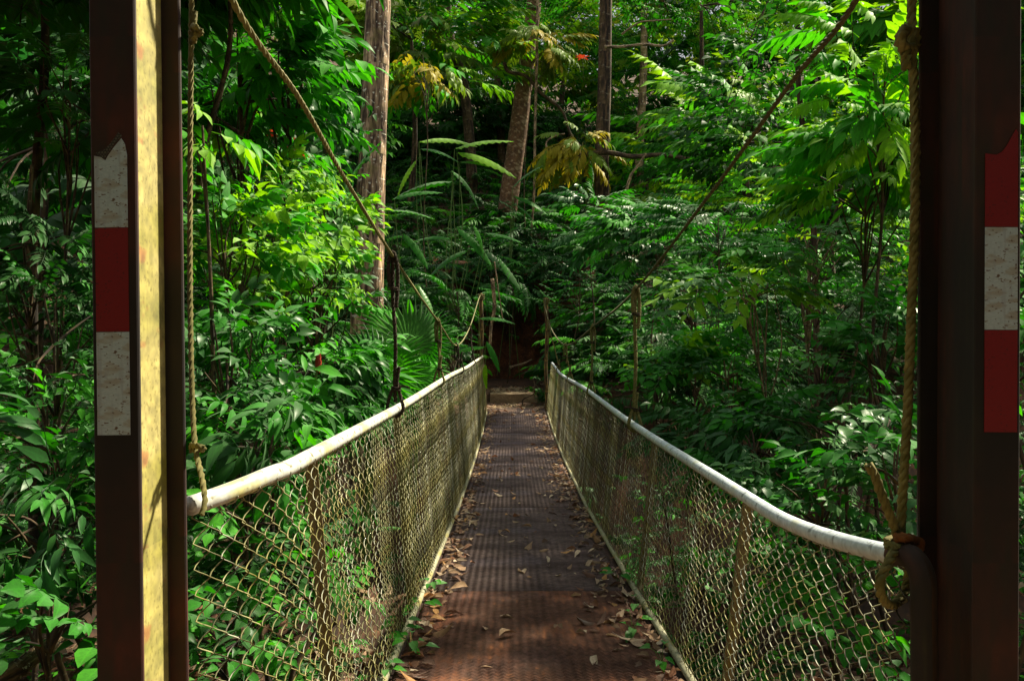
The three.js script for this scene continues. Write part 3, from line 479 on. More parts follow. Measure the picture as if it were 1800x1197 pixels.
tallTree('tall straight pale brown trunk with white lichen beyond the sunlit railing', [P(641, 640, 11.5), P(643, 480, 11.5), P(652, 240, 11.5), P(661, 0, 11.5), P(668, -400, 11.6)], [0.26, 0.205, 0.18, 0.165, 0.15], M.bark, { amp: 0.16, freq: 3.2, crown: [P(560, -700, 12), V(2.2, 1.4, 2), 320, 10] });
tallTree('leaning mottled reddish trunk behind the banana leaves on the slope', [P(880, 470, 22), P(888, 380, 22), P(908, 230, 22), P(923, 110, 22), P(936, 0, 22), P(950, -260, 22)], [0.34, 0.26, 0.235, 0.21, 0.19, 0.16], M.paleBark, { amp: 0.08, crown: [P(960, -380, 22), V(3, 1.6, 3), 260, 10], tints: ['olive', 'bright'] });
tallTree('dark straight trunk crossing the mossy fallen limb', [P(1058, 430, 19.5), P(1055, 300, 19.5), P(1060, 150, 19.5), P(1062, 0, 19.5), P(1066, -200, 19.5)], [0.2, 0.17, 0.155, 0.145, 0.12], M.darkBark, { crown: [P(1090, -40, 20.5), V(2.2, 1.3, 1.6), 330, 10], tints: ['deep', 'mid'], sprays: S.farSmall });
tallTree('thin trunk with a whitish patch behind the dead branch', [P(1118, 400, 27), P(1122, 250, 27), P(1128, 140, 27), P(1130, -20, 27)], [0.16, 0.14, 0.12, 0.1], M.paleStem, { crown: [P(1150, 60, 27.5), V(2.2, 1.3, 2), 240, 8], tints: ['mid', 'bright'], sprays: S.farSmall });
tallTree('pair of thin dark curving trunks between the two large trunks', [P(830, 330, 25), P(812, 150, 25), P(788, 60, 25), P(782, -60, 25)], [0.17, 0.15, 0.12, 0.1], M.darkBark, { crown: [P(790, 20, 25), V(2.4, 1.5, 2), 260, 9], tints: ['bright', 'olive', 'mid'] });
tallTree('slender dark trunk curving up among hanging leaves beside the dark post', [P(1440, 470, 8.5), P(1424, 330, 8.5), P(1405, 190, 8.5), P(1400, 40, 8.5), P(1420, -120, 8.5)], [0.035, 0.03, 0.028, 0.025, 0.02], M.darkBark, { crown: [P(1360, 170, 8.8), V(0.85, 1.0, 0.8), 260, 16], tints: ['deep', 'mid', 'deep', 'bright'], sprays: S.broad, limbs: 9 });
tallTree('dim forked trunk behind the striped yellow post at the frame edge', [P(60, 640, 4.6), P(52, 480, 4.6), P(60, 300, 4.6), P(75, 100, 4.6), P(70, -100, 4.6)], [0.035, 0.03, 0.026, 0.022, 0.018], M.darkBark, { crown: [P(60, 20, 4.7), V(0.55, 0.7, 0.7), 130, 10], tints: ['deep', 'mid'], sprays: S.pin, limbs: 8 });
const backdrop = [
  [450, 60, 21, 3, ['mid', 'bright'], 'leafy tree behind the broad-leaved branch at the upper frame edge'], [720, 70, 22, 2.0, ['olive', 'bright', 'lime'], 'yellow-green tree filling the gap behind the tall pale trunk'], [860, 30, 28, 3.2, ['bright', 'lime', 'olive'], 'pale sunlit tree crown between the two large trunks'],
  [1000, 60, 31, 2.8, ['mid', 'bright'], 'small-leaved tree between the leaning trunk and the dark trunk'], [1230, 10, 25, 2.4, ['lime', 'bright'], 'sunlit lime tree crown above the dead pale branch'], [1310, 250, 22, 2.6, ['lime', 'bright', 'mid'], 'glowing green tree seen through the dark hanging leaves'], [1480, 330, 16, 2.2, ['lime', 'bright'], 'bright small tree glowing between slender trunk and dark post'], [1000, 220, 29, 1.8, ['mid', 'deep'], 'dim tree behind the upright pale vine'],
  [250, 200, 12, 1.6, ['deep', 'mid'], 'shaded tree behind the striped yellow post'], [80, 250, 9, 1.6, ['deep', 'cool'], 'deep shade tree behind the dim forked trunk'], [1760, 120, 8, 1.1, ['bright', 'lime'], 'sunlit tree just behind the dark post'], [820, 200, 30, 2.2, ['deep', 'mid'], 'dark tree mass behind the banana leaves'],
];
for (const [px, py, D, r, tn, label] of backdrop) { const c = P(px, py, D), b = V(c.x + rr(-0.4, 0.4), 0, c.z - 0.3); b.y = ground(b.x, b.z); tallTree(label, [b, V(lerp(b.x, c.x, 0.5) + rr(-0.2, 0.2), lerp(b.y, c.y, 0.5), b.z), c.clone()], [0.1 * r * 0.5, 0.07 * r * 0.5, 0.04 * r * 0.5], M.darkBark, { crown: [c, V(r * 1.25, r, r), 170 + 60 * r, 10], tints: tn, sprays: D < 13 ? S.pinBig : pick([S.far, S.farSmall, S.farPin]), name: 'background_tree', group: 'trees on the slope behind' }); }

// ---- shrubs in the left half
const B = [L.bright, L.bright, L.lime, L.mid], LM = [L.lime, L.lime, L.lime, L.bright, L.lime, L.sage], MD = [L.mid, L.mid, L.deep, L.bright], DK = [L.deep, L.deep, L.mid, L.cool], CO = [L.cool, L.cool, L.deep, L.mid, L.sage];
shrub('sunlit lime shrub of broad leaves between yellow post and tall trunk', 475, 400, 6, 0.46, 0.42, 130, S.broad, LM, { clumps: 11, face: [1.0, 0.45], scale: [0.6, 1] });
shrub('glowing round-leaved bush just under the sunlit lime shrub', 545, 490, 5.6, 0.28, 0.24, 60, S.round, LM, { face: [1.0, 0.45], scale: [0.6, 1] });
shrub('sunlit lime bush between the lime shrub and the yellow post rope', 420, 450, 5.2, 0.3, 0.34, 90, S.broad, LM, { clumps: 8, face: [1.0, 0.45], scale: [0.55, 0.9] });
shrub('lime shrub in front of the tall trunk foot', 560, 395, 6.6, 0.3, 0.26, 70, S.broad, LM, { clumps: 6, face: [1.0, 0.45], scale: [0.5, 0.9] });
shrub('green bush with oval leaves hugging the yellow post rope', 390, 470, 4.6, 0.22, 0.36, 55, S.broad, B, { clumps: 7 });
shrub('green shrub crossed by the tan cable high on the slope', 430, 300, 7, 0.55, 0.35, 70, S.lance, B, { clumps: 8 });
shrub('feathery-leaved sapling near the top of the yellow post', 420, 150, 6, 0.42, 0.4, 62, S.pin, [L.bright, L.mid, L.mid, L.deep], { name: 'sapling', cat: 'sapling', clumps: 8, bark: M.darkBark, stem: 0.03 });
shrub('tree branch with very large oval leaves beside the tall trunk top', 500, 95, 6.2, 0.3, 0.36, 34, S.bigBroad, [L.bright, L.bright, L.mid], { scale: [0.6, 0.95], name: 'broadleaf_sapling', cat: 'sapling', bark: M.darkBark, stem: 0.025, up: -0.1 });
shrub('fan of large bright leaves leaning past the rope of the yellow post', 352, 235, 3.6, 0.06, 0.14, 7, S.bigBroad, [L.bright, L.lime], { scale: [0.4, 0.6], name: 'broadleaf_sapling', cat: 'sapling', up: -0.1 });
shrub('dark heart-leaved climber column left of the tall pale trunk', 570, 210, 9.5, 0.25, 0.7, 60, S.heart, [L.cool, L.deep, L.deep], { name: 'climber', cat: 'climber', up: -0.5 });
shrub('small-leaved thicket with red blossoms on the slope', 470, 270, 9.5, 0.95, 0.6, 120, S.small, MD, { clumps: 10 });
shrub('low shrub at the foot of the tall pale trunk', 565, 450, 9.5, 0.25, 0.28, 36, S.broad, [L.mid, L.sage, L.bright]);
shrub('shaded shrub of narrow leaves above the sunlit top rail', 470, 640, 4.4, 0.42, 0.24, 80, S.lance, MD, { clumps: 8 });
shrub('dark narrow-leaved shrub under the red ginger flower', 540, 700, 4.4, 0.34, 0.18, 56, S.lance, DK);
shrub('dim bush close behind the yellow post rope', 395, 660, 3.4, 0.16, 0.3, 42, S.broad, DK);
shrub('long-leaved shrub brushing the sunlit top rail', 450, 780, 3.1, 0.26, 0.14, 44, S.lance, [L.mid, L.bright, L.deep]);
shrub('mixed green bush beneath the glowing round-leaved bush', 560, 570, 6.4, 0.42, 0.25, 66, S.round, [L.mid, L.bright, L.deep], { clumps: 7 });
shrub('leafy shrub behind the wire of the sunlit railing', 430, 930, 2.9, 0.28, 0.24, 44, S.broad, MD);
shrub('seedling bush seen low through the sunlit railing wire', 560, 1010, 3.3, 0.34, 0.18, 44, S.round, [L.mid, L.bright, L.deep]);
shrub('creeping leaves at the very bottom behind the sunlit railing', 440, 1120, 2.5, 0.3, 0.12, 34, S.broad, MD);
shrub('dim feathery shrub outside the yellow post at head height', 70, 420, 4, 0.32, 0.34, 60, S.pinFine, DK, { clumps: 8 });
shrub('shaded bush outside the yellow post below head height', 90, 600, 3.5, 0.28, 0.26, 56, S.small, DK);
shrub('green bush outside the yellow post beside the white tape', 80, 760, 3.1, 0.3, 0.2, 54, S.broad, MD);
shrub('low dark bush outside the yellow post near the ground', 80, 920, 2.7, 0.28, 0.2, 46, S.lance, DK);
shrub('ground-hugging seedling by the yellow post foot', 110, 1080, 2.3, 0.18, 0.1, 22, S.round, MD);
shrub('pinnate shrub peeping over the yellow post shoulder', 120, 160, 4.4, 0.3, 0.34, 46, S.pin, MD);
// ---- right half
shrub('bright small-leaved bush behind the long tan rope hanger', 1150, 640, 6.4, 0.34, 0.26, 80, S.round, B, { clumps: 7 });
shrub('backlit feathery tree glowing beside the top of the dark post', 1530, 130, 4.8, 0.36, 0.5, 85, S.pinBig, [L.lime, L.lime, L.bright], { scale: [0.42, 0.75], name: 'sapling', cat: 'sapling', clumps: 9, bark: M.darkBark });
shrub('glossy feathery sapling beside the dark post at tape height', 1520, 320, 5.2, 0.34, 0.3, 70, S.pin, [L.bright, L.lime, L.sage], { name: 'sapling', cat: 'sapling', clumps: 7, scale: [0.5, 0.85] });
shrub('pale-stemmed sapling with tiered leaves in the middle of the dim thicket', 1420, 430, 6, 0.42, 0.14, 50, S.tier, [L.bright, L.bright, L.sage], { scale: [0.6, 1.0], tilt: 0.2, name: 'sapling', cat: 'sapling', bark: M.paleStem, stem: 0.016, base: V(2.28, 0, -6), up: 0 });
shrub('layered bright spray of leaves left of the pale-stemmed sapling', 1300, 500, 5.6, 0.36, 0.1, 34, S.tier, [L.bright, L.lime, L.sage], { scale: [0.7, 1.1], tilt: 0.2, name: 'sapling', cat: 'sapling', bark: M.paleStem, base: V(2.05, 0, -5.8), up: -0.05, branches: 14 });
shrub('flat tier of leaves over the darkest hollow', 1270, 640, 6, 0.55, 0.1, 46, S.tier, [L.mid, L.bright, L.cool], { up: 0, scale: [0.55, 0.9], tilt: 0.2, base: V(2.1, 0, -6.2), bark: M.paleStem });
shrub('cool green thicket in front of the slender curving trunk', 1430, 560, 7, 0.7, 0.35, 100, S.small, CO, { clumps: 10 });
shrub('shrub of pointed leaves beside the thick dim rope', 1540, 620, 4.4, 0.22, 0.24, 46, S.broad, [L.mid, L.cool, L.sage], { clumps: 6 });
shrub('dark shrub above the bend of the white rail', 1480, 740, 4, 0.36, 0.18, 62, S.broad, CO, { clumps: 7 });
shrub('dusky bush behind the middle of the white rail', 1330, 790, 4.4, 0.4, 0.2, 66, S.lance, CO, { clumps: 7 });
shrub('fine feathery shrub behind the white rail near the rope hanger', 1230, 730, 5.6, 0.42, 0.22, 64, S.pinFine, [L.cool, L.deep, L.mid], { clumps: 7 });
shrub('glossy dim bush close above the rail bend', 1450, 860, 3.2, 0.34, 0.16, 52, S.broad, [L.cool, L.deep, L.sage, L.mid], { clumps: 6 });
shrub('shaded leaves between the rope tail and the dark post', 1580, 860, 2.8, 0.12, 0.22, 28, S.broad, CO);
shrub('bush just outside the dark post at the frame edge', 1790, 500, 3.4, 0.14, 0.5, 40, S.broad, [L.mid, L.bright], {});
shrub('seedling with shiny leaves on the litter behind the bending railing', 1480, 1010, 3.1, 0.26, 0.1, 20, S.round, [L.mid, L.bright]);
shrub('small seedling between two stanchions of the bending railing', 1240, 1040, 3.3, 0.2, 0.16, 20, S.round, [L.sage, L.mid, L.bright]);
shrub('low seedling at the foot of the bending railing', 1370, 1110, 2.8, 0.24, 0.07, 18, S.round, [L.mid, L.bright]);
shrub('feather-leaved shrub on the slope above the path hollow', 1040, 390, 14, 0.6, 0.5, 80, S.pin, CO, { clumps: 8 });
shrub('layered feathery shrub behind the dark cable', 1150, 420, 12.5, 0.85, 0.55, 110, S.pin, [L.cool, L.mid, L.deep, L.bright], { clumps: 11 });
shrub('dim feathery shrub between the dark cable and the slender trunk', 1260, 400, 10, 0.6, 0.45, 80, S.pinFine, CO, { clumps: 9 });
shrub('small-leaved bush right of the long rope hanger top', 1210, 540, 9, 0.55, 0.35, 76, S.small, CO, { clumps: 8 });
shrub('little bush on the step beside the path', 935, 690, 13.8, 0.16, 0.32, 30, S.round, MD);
shrub('gold-leaved sapling behind the upright pale vine', 1010, 262, 19, 0.7, 0.45, 46, S.pinBig, [L.gold, L.olive, L.gold], { name: 'sapling', cat: 'sapling', up: -0.3 });
shrub('olive-leaved branch in front of the leaning trunk top', 930, 85, 20, 0.9, 0.5, 44, S.pinBig, [L.gold, L.olive, L.olive], { name: 'sapling', cat: 'sapling', up: -0.2, clumps: 6 });
shrub('yellow-tinged sapling right of the tall trunk top', 740, 110, 15, 0.8, 0.55, 56, S.bigBroad, [L.olive, L.bright, L.gold], { name: 'sapling', cat: 'sapling', up: -0.2, clumps: 7 });
shrub('dense leafy bush below the fan palms beside the far railing', 800, 600, 10.5, 0.32, 0.26, 56, S.small, MD);
shrub('fern-covered shoulder of the bank left of the far post', 800, 520, 15, 0.6, 0.3, 46, S.fern, [L.mid, L.deep], { name: 'fern', cat: 'fern' });
shrub('fern hanging over the hollow of the earth bank', 905, 500, 17.2, 0.45, 0.2, 26, S.fern, [L.mid, L.deep], { name: 'fern', cat: 'fern', up: -0.4 });
shrub('leafy mound on the bank right of the far post', 1010, 520, 15, 0.6, 0.4, 70, S.small, [L.deep, L.cool, L.mid], { clumps: 8 });

// ---- fan palms
function fanGeo(R, segs, arc) {
  const pos = [0, 0, 0], uv = [0.5, 0], idx = [];
  for (let k = 0; k < segs; k++) {
    const a0 = (k / segs - 0.5) * arc, a1 = ((k + 1) / segs - 0.5) * arc, am = (a0 + a1) / 2, len = R * (0.9 + 0.1 * Math.cos(am)) * rr(0.94, 1.04), fz = 0.62 * len, b = pos.length / 3;
    const at = (a, r, y) => { const dr = 0.22 * r * r / R; pos.push(Math.sin(a) * r, y - dr - 0.06 * Math.abs(Math.sin(am)) * r, Math.cos(a) * r); };
    at(a0, fz, -0.012); at(am, fz, 0.016); at(a1, fz, -0.012); at(am - 0.014, len * 0.86, -0.03); at(am, len * 0.86, -0.02); at(am + 0.014, len * 0.86, -0.03); at(am, len, -0.1 * R * rr(0.5, 1.6));
    for (const v of [[0.38, 0.6], [0.5, 0.6], [0.62, 0.6], [0.45, 0.9], [0.5, 0.9], [0.55, 0.9], [0.5, 1]]) uv.push(...v);
    idx.push(0, b, b + 1, 0, b + 1, b + 2, b, b + 3, b + 1, b + 1, b + 3, b + 4, b + 1, b + 4, b + 5, b + 1, b + 5, b + 2, b + 3, b + 6, b + 4, b + 4, b + 6, b + 5);
  }
  return geo(pos, uv, idx);
}
const fans = many(3, () => fanGeo(0.5, 26, 4.3));
function fanPalm(label, px, py, D, leaves, s = 1) {
  const c = P(px, py, D), base = V(c.x, ground(c.x, c.z), c.z), t = thing('fan_palm', label, 'palm', base, 'fan palms by the bridge');
  for (const [lx, ly, ld, tx, ty, m] of leaves) {
    const p = P(lx, ly, ld).sub(base), dir = V(tx, ty, rr(0.1, 0.5)).normalize(), up = V(0.35, 0.8, 0.75).addScaledVector(dir, -0.1).normalize();
    const f = part('fan_leaf', pick(fans), m, t); f.matrixAutoUpdate = false; f.matrix.copy(mat4(p, dir, up, s * rr(0.85, 1.1)));
    const mid = V(p.x * 0.45, p.y * 0.75, p.z * 0.4), st = part('petiole', tube(spline([V(0, 0, 0), mid, p], 8), 0.008, 5), M.greenStem, t);
  }
}
fanPalm('fan palm with wide pleated leaves behind the second rope hanger', 720, 720, 7, [[735, 600, 7, 0.6, 0.5, L.mid], [700, 640, 6.9, -0.9, 0.1, L.mid], [718, 652, 6.8, 0.8, -0.15, L.bright], [690, 590, 7.3, -0.5, 0.7, L.bright], [705, 690, 6.7, 0.1, -0.6, L.deep], [660, 620, 7, -0.9, 0.3, L.mid], [742, 612, 7.5, 0.7, 0.4, L.mid], [715, 610, 6.7, 0.1, 0.9, L.sage], [680, 670, 6.6, -0.9, -0.2, L.mid]], 0.8);
fanPalm('fan palm drooping over the sunlit rail near the knotted hanger', 640, 760, 5.4, [[640, 690, 5.4, -0.8, -0.1, L.mid], [655, 700, 5.3, 0.6, -0.3, L.mid], [620, 720, 5.2, -0.6, -0.5, L.sage], [650, 660, 5.6, -0.2, 0.8, L.deep], [640, 715, 5.2, 0.5, -0.3, L.sage], [610, 680, 5.4, -0.9, 0.2, L.mid], [670, 660, 5.5, 0.6, 0.5, L.bright]], 0.7);

// ---- banana-like plants
const paddles = many(3, (i) => leafGeo(1.25, 0.3 + 0.03 * i, { shape: 'blade', rows: 18, fold: -0.18 - 0.07 * i, droop: 0.3 + 0.14 * i, wave: 0.012, petiole: 0.02 }));
function heliconia(label, base, leaves, name = 'banana_plant') {
  base.y = ground(base.x, base.z); const t = thing(name, label, 'plant', base, 'banana-like plants');
  for (const [px, py, D, tx, ty, len, m, k] of leaves) {
    const p = P(px, py, D).sub(base), dir = V(tx, ty, rr(-0.1, 0.4)).normalize();
    const f = part('leaf', paddles[k ?? 0], m, t); f.matrixAutoUpdate = false; f.matrix.copy(mat4(p, dir, V(rr(-0.3, 0.4), 1, rr(0.0, 0.5)), len * rr(0.75, 1.0)));
    part('leaf_stalk', tube(spline([V(rr(-0.35, 0.35), 0, rr(-0.3, 0.3)), V(p.x * 0.75 + rr(-0.15, 0.15), p.y * 0.55, p.z * 0.4), p], 10), many(11, (i) => 0.009 * len * (1.4 - i * 0.06)), 6), M.greenStem, t);
  }
}
heliconia('banana clump arching over the slope left of the leaning trunk', P(790, 480, 17), [[733, 250, 17, 0.8, 0.3, 0.95, L.lime, 1], [735, 262, 17, 0.95, 0.05, 0.75, L.mid, 1], [796, 262, 17, 0.9, 0.35, 0.95, L.lime, 0], [800, 268, 17, 0.95, -0.05, 1.15, L.lime, 1], [728, 282, 17, -0.5, -0.6, 0.75, L.lime, 0], [805, 285, 17, 0.5, 0.1, 0.5, L.sage, 1], [795, 320, 17, -0.9, 0.15, 1.0, L.mid, 1], [790, 300, 17.2, 0.9, -0.4, 0.9, L.mid, 2]]);
heliconia('banana clump low on the slope above the cable low point', P(800, 520, 16), [[790, 420, 16, -0.8, 0.3, 0.7, L.mid, 1], [800, 400, 16, 0.9, -0.5, 0.8, L.mid, 1], [830, 395, 16, 0.5, -0.8, 0.5, L.bright, 0], [850, 410, 16, 0.95, 0.0, 0.7, L.mid, 0], [820, 440, 16, -0.9, -0.1, 0.8, L.mid, 2], [850, 440, 15.5, 0.9, -0.5, 0.8, L.deep, 1], [870, 450, 15.5, 0.8, -0.7, 0.6, L.mid, 1]]);
heliconia('banana clump beside the middle of the tall pale trunk', P(700, 520, 15), [[690, 400, 15, -0.9, 0.15, 0.8, L.mid, 1], [680, 370, 15, 0.95, 0.1, 0.7, L.bright, 0], [705, 410, 15, 0.85, -0.5, 0.7, L.mid, 2], [690, 350, 15, 0.7, 0.4, 0.7, L.mid, 1]]);
heliconia('lone upright banana leaf against the leaning trunk', P(895, 470, 18), [[898, 330, 18, 0.6, 0.75, 0.7, L.sage, 0], [900, 345, 18, 0.9, -0.1, 0.65, L.mid, 1], [903, 360, 18, 0.9, -0.35, 0.6, L.mid, 1]]);
heliconia('young banana with one upright leaf behind the tan cable', P(768, 690, 8), [[758, 558, 8, -0.22, 1.0, 0.34, L.sage, 0], [768, 590, 8, 0.75, 0.45, 0.22, L.sage, 0], [740, 560, 8.2, -0.9, -0.1, 0.25, L.mid, 0], [722, 570, 8, -0.15, 0.9, 0.26, L.bright, 0]]);
heliconia('banana leaves overhanging the far end of the sunlit railing', P(842, 690, 12.4), [[838, 560, 12.4, 0.95, 0.25, 0.45, L.mid, 1], [852, 600, 12.2, 0.55, -0.8, 0.45, L.mid, 0], [850, 610, 12.2, -0.95, 0.15, 0.45, L.bright, 1], [850, 640, 12, -0.3, -0.9, 0.35, L.lime, 2]]);
heliconia('large banana leaf glowing behind the cable on the slope', P(560, 520, 10), [[550, 352, 10, 0.9, 0.35, 0.6, L.bright, 1], [540, 390, 10, 0.95, 0.1, 0.5, L.sage, 1], [600, 340, 10.4, 0.3, 0.9, 0.7, L.bright, 0]]);

// ---- vines, dead branches, ginger flower, blossoms, log
const vine = (label, pts, r, mat, name = 'vine', cat = 'vine', n = 40) => { const q = spline(pts, n); return single(name, tube(q, q.map((_, i) => r * (1 - 0.4 * i / n) * rr(0.9, 1.1)), 7, { vScale: 3 }), mat, label, cat); };
vine('upright pale vine hanging in front of the leaning trunk', [P(943, -40, 20), P(940, 120, 20), P(937, 250, 20), P(936, 330, 20), P(930, 430, 20)], 0.04, M.paleStem);
vine('bent dark liana crossing from the leaning trunk to the fallen limb', [P(883, 110, 20.5), P(890, 125, 20.5), P(920, 133, 20.5), P(950, 165, 20.5), P(985, 195, 20.5), P(1000, 235, 20.5), P(1025, 268, 20.5)], 0.05, M.stem, 'liana');
vine('dark fallen limb lying level across the straight trunk', [P(1000, 276, 18.5), P(1060, 268, 18.5), P(1110, 275, 18.5), P(1160, 272, 18.5), P(1230, 282, 18.5), P(1290, 275, 18.5)], 0.065, M.darkBark, 'fallen_limb', 'branch');
vine('pale forked twig beside the upright vine', [P(943, 295, 19.5), P(960, 282, 19.5), P(958, 250, 19.5), P(975, 238, 19.5), P(990, 235, 19.5)], 0.03, M.paleStem, 'dead_branch', 'branch');
vine('bare pale dead branch high in the canopy gap', [P(1060, 82, 15), P(1090, 82, 15), P(1130, 78, 15), P(1165, 80, 15), P(1182, 70 , 15)], 0.03, M.paleStem, 'dead_branch', 'branch');
vine('short bare twig above the other dead branch', [P(1090, 60, 15), P(1120, 40, 15), P(1150, 36, 15), P(1178, 34 , 15)], 0.018, M.paleStem, 'dead_branch', 'branch');
vine('thin pale slanting stem under the fallen limb', [P(1095, 345, 15), P(1108, 305, 15), P(1120, 290, 15), P(1132, 270 , 15)], 0.03, M.paleStem, 'dead_branch', 'branch');
vine('peeling pale root hanging beside the far end of the path', [P(862, 490, 13), P(866, 540, 13), P(860, 575, 13), P(858, 615, 13)], 0.035, M.paleStem, 'hanging_root', 'root');
vine('thin pale root dangling at the hollow edge', [P(866, 460, 14), P(870, 490, 14), P(876, 530, 14), P(880, 560, 14)], 0.014, M.paleStem, 'hanging_root', 'root');
vine('curved dark stem rising beside the yellow post rope', [P(345, 350, 4.6), P(352, 270, 4.6), P(375, 190, 4.6), P(396, 110, 4.6), P(402, 40, 4.6), P(395, -60, 4.6)], 0.02, M.darkBark, 'dark_stem', 'stem');
vine('grey log lying at the bottom frame corner', [P(-60, 1215, 2.4), P(20, 1180, 2.45), P(60, 1150, 2.55), P(110, 1120, 2.7)], 0.035, M.bark, 'log', 'log');
vine('pale stick lying in the hollow behind the path', [P(893, 646, 17), P(915, 640, 17), P(933, 632, 17)], 0.03, M.paleStem, 'dead_branch', 'branch');
vine('bare stem standing on the litter behind the bending rail', [P(1520, 800, 3.4), P(1540, 770, 3.5), P(1560, 740, 3.6)], 0.018, M.stem, 'dead_branch', 'branch');
for (const [x, y, D, label] of [[500, 1150, 2.7, 'thin bare stem'], [48, 420, 4.1, 'thin bare pale stem beside the forked trunk']]) if (y < 600) vine(label, [P(x, y + 120, D), P(x - 3, y, D), P(x + 4, y - 130, D)], 0.014, M.stem, 'dark_stem', 'stem');
{
  const b = P(548, 790, 4.4), base = V(b.x, ground(b.x, b.z), b.z), t = thing('ginger_plant', 'ginger stalk topped by a dark red cone flower behind the sunlit rail', 'flower', base);
  const tip = P(556, 640, 4.4).sub(base), q = spline([V(-0.1, 0, 0), P(520, 760, 4.4).sub(base), P(545, 690, 4.4).sub(base), P(551, 665, 4.4).sub(base), tip], 24);
  part('stalk', tube(q, 0.008, 6), M.greenStem, t);
  const br = []; for (let i = 0; i < 34; i++) { const a = i * 2.4, v = i / 34, r = 0.02 * Math.sin(Math.PI * (0.2 + 0.75 * v)); br.push(put(leafGeo(0.03, 0.026, { rows: 3, fold: 0.2, droop: -0.3 }), mat4(V(tip.x + Math.cos(a) * r * 0.6, tip.y - 0.05 + v * 0.1, tip.z + Math.sin(a) * r * 0.6), V(Math.cos(a) * 0.5, 1, Math.sin(a) * 0.5), V(-Math.cos(a), 0.3, -Math.sin(a))))); }
  const fl = part('flower_cone', mergeGeometries(br), std({ color: lin(0.38, 0.035, 0.02), roughness: 0.5 }), t); fl.userData.label = 'dark red flower cone';
  const lf = many(3, () => leafGeo(0.16, 0.09, { rows: 5, droop: 0.5 }));
  for (const [px, py, tx, ty] of [[545, 665, -0.9, -0.5], [553, 668, 0.6, -0.8], [541, 672, -0.3, -1], [548, 690, 0.7, -0.3], [536, 700, -0.8, 0.1]]) { const f = part('leaf', pick(lf), L.bright, t); f.matrixAutoUpdate = false; f.matrix.copy(mat4(P(px, py, 4.4).sub(base), V(tx, ty, 0.4), V(0.2, 0.6, 0.7))); }
}
{
  const petal = leafGeo(0.05, 0.022, { rows: 2 });
  const bloom = mergeGeometries(many(9, (i) => put(petal, mat4(V(0, 0, 0), V(Math.cos(i * 0.7), rr(0.1, 0.9), Math.sin(i * 0.7)), UP))));
  [[447, 117, 9], [480, 233, 9], [475, 240, 9], [513, 247, 9], [521, 268, 9], [537, 278, 9], [552, 300, 9], [468, 290, 9], [500, 262, 9], [1021, 103, 17]].forEach(([x, y, D], i) => {
    const t = thing('red_blossom', i === 9 ? 'single orange leaf cluster on a bare twig high beside the dark trunk' : ['highest red blossom on the slope, near the feathery sapling', 'left one of the paired red blossoms in the thicket', 'right one of the paired red blossoms in the thicket', 'red blossom just left of the tan cable, upper one', 'red blossom nearest the tan cable in the thicket', 'red blossom right of the tan cable, higher one', 'lowest red blossom near the tall pale trunk', 'red blossom low on the side towards the yellow post', 'red blossom in the middle of the thicket'][i], 'blossom', P(x, y, D - 0.3), i === 9 ? 'orange cluster' : 'red blossoms on the slope');
    part('petals', bloom, L.flower, t).scale.setScalar(i === 9 ? 3.2 : rr(0.9, 1.7)); part('stalk', tube([V(0, 0, 0), V(0.02, -0.2, -0.1), V(0.05, -0.4, -0.3)], 0.004, 4), M.stem, t);
  });
}

// ---- undergrowth and far woodland (uncountable)
function cover(name, label, n, sprays, place, tints, scale) {
  const list = [];
  for (let i = 0; i < n; i++) { const p = place(); if (!p) continue; const a = rr(0, 6.283), d = V(Math.cos(a), rr(-0.2, 0.55), Math.sin(a)), s = rr(...scale); if (onBridge(p, d, s)) continue; list.push([mat4(p, d, V(rr(-0.4, 0.5), 1, rr(-0.4, 0.5)), s), tint(tints)]); }
  const b = scene.children.length; instanced(name, sprays, list, null, null, L.any);
  for (let i = b; i < scene.children.length; i++) { scene.children[i].userData.label = label; scene.children[i].userData.category = 'undergrowth'; scene.children[i].userData.group = label; }
}
const clumpy = (x, z, s) => fbm(x * 0.8 + s, z * 0.8 - s, 0, 3, 55);
cover('slope_undergrowth', 'mixed undergrowth covering the slope beyond the bridge', 24000, [...S.broad.slice(0, 1), S.small[0], S.pin[0], S.fern[0]], () => { const D = 13 + 22 * Math.pow(rnd(), 1.15), x = rr(-0.75, 0.75) * D; if (Math.abs(x - 0.03) < (D < 18.5 ? 0.95 : 0)) return null; const k = clumpy(x, D, 3); if (k < 0.3 + 0.2 * rnd()) return null; return V(x, ground(x, -D) + rr(0, 0.2 + k * 1.1), -D); }, ['mid', 'deep', 'deep', 'cool', 'bright'], [0.9, 1.7]);
cover('bank_ferns', 'ferns and seedlings spilling over the lip of the earth bank', 1700, [S.fern[1], S.small[3], S.broad[3]], () => { const x = rr(-2.2, 2.3), D = rr(17.2, 20.2); if (rnd() < 0.3) { const q = rr(-1.8, 1.85); return V(q, rr(2.35, 3.05) - 0.25 * Math.max(0, Math.abs(q) - 1), -17.75 - rr(-0.15, 0.5) - (1 - q * q / 3.3) * 0.3); } if (Math.abs(x) < 1.15 && D < 18.7) return null; return V(x, Math.max(ground(x, -D), Math.abs(x) < 1.7 && D > 18.6 ? 2.5 + (D - 18.6) * 0.6 : 0) + rr(0.05, 0.5), -D); }, ['mid', 'deep', 'deep', 'cool'], [0.7, 1.3]);
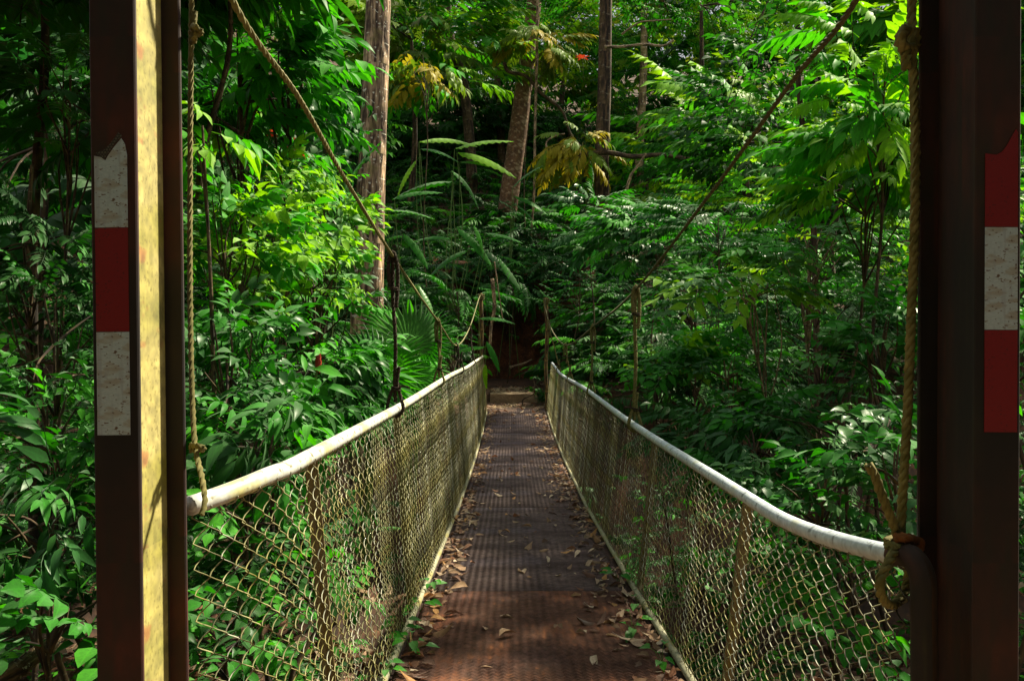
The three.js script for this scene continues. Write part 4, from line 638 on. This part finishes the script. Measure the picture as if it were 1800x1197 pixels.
cover('ravine_undergrowth', 'dim undergrowth filling the ravine below the bridge', 10500, [S.lance[0], S.broad[1], S.small[1], S.pinFine[0]], () => { const D = rr(4.2, 13), s = rnd() < 0.5 ? -1 : 1, x = s * (0.85 + Math.pow(rnd(), 0.8) * (0.72 * D)); const k = clumpy(x, D, 9); if (k < 0.36 + 0.2 * rnd()) return null; if (D > 4.4 && D < 8.2 && x < 0 && x > -1.9 && rnd() < 0.85) return null; const g = ground(x, -D); return V(x, g + Math.pow(rnd(), 0.8) * Math.min(1.9, 0.5 + 1.6 * k + (Math.abs(x) - 0.8) * 0.25), -D); }, ['mid', 'deep', 'deep', 'cool', 'deep'], [0.55, 1.1]);
cover('bank_seedlings', 'small seedlings on the litter of the near bank', 2600, [S.round[0], S.broad[2], S.small[2]], () => { const D = rr(2.2, 5.8), s = rnd() < 0.5 ? -1 : 1, x = s * rr(0.75, 3.6); if (clumpy(x * 2, D * 2, 5) < 0.38) return null; return V(x, ground(x, -D) + rr(0.01, 0.16), -D); }, ['mid', 'deep', 'bright'], [0.35, 0.75]);
cover('far_forest', 'far mass of rainforest foliage rising behind all the trunks', 8600, [S.far[0], S.farSmall[0], S.farPin[0]], () => { const D = 30 + 14 * rnd(), x = rr(-0.78, 0.78) * D, g = ground(x, -D), y = g - 0.5 + 13 * Math.pow(rnd(), 0.9); const k = fbm(x * 0.35 + 7, y * 0.35 + D * 0.1, 0, 4, 66); if (k < 0.4) return null; return V(x, y, -D); }, ['mid', 'deep', 'bright', 'olive', 'lime'], [1.2, 2.4]);
// ---- woodland behind and beside the viewer, which shades the near posts
for (const [x, y, z, r, label] of [[-2.2, 3.6, 2.4, 2.0, 'shady tree behind the viewer beside the yellow post'], [1.8, 3.8, 3.2, 2.1, 'shady tree behind the viewer beside the dark post'], [0, 5.4, 2.0, 2.4, 'overhanging tree crown above the viewer'], [-4, 2.2, 1.4, 1.6, 'leafy tree behind the viewer on the uphill bank'], [4, 2.4, 2.6, 1.6, 'leafy tree behind the viewer on the downhill bank'], [0.4, 1.6, 5.4, 1.8, 'thicket closing the path behind the viewer'], [-2.6, 1.2, 4.6, 1.5, 'thicket tree behind the viewer at the path edge'], [3.2, 1.2, 4.9, 1.5, 'bushy tree behind the viewer across the path']]) {
  const c = V(x, y, z), b = V(x * 1.15 + (Math.abs(x) < 0.3 ? 2.2 : 0), 0, z + 0.6); b.y = ground(b.x, b.z);
  tallTree(label, [b, V(lerp(b.x, c.x, 0.5), lerp(b.y, c.y, 0.6), lerp(b.z, c.z, 0.5)), c.clone()], [0.12, 0.09, 0.06], M.darkBark, { crown: [c, V(r, r * 0.8, r), 520, 14], tints: ['deep', 'mid'], sprays: S.pinBig, name: 'shade_tree', group: 'trees behind the viewer' });
}

for (const [x, y, z, rx, ry, rz, n, bx, bz, label] of [[6.9, 4.2, -7.0, 1.6, 1.1, 2.6, 620, 7.8, -6.0, 'spreading tree added outside the frame to shade the thicket by the dark post'], [-2.3, 3.9, -4.0, 1.0, 0.5, 1.2, 340, -3.6, -2.6, 'added tree leaning over the bank to shade it above the yellow post']]) {  // both trees added to keep sun off the banks
  const c = V(x, y, z), b = V(bx, 0, bz); b.y = ground(bx, bz);
  tallTree(label, [b, V(lerp(bx, x, 0.3), lerp(b.y, y, 0.6), lerp(bz, z, 0.3)), c.clone()], [0.14, 0.1, 0.06], M.darkBark, { crown: [c, V(rx, ry, rz), n, 14], tints: ['mid', 'bright'], sprays: S.pinBig, name: 'shade_tree', group: 'shading trees added outside the frame' });
}
// ---- weeds rooted in the dirt of the near deck panel
for (const [px, py, D, n, label] of [[700, 1120, 3.05, 7, 'small weed sprouting at the deck edge under the sunlit railing'], [735, 1075, 3.4, 5, 'tiny weed by the moss of the sunlit railing foot'], [1120, 1075, 3.4, 6, 'small weed sprouting by the pipe of the bending railing'], [1160, 1165, 2.75, 6, 'weed at the bottom edge beside the bending railing pipe'], [672, 1180, 2.6, 8, 'leafy weed at the bottom edge under the sunlit railing'], [755, 1040, 3.75, 6, 'weed at the joint of the deck sheets under the sunlit railing'], [1085, 1020, 3.9, 6, 'weed at the joint of the deck sheets under the bending railing'], [720, 1150, 2.85, 9, 'spreading weed beside the dirt-filled sheet under the sunlit railing'], [1110, 1120, 3.1, 7, 'spreading weed beside the dirt-filled sheet under the bending railing']]) {
  const c = P(px, py, D); c.y = deckY(D) + 0.01; const t = thing('weed', label, 'weed', c, 'weeds on the deck'), st = [];
  for (let i = 0; i < n; i++) { const a = rr(0, 6.283), q = V(Math.cos(a) * rr(0.01, 0.05), rr(0.02, 0.07), Math.sin(a) * rr(0.01, 0.06)); st.push(tube([V(0, 0, 0), V(q.x * 0.6, q.y * 0.9, q.z * 0.6), q], 0.0012, 3)); const f = part('leaf', pick(weedLeaf), pick([L.mid, L.bright, L.sage]), t); f.matrixAutoUpdate = false; f.matrix.copy(mat4(q, V(Math.cos(a), rr(-0.2, 0.3), Math.sin(a)), V(rr(-0.3, 0.3), 1, 0.3), rr(0.6, 1.2))); }
  part('stem', mergeGeometries(st), M.greenStem, t);
}
// ---- fallen leaves
const deadGeos = many(5, (i) => leafGeo(0.085 + 0.012 * i, 0.036 + 0.006 * (i % 3), { rows: 5, fold: 0.15 + 0.14 * (i % 3), droop: 0.1 + 0.08 * i, wave: 0.015 }));
const deadMats = [[0.27, 0.17, 0.11], [0.4, 0.28, 0.2], [0.22, 0.11, 0.07], [0.48, 0.37, 0.28], [0.16, 0.09, 0.07], [0.38, 0.2, 0.08]].map((c) => leafMat(...c, 0.1, 0.05));
const deckX = () => { const q = rnd(); return q < 0.36 ? -0.36 + Math.abs(rr(-0.16, 0.16) * rnd()) : q < 0.86 ? 0.53 - Math.abs(rr(-0.2, 0.2)) * rnd() * 1.4 : rr(-0.33, 0.5); };
const lie = (x, y, z, s) => { const a = rr(0, 6.283); return mat4(V(x, y, z), V(Math.cos(a), rr(-0.15, 0.25), Math.sin(a)), V(rr(-0.5, 0.5), rnd() < 0.35 ? -1 : 1, rr(-0.5, 0.5)), s); };
const deadWord = ['brown', 'tan', 'red-brown', 'pale', 'dark brown', 'orange'];
for (let i = 0; i < 290; i++) {
  const D = 2.35 + 6.2 * Math.pow(rnd(), 1.15), x = deckX(), side = x < -0.2 ? 'under the sunlit railing' : x > 0.35 ? 'under the bending railing' : 'on the open middle of the deck';
  const m0 = { k: Math.floor(rnd() * 6) }, m = single('fallen_leaf', pick(deadGeos), deadMats[m0.k], `${(m0.sc = rr(0.32, 0.8)) > 0.56 ? 'large' : 'small'} ${deadWord[m0.k]} dead leaf ${side}, ${D < 3.8 ? 'on the dirt-filled sheet' : D < 6.25 ? 'on the second sheet' : 'past the second sheet'}`, 'leaf', 'dead leaves ' + side);
  m.matrixAutoUpdate = false; m.matrix.copy(lie(x, deckY(D) + rr(0.008, 0.024), -D, m0.sc));
}
{ // the rest of the litter
  const list = []; const add = (x, y, z, s) => { const c = pick([[0.3, 0.17, 0.09], [0.42, 0.27, 0.17], [0.24, 0.1, 0.05], [0.5, 0.36, 0.25], [0.16, 0.08, 0.05]]), k = rr(0.7, 1.2); list.push([lie(x, y, z, s), lin(c[0] * k, c[1] * k, c[2] * k)]); };
  for (let i = 0; i < 900; i++) { const D = 2.3 + 11.3 * rnd(), x = deckX(); add(x, deckY(D) + rr(0.004, 0.018), -D, rr(0.3, 0.9)); }
  for (let i = 0; i < 420; i++) { const D = rr(13.5, 18), x = 0.05 + rr(-0.55, 0.55); add(x, (D < 14.85 ? 0.085 : D < 18 ? 0.265 : 0.3), -D, rr(0.5, 1)); }
  for (let i = 0; i < 9500; i++) { const D = rr(1.8, 7.2), x = (rnd() < 0.5 ? -1 : 1) * rr(0.5, 3.8); add(x, ground(x, -D) + rr(0.02, 0.06), -D, rr(0.6, 1.3)); }
  for (let i = 0; i < 3000; i++) { const D = rr(12.5, 19), x = rr(-5, 5); if (Math.abs(x) < 0.6 && D > 13) continue; add(x, ground(x, -D) + rr(0.02, 0.08), -D, rr(0.7, 1.5)); }
  const b = scene.children.length; instanced('leaf_litter', deadGeos.slice(0, 3), list, null, null, L.any);
  for (let i = b; i < scene.children.length; i++) Object.assign(scene.children[i].userData, { label: 'brown leaf litter scattered over deck edges, path and banks', category: 'leaf litter', group: 'leaf litter' });
}
renderer.render(scene, camera);
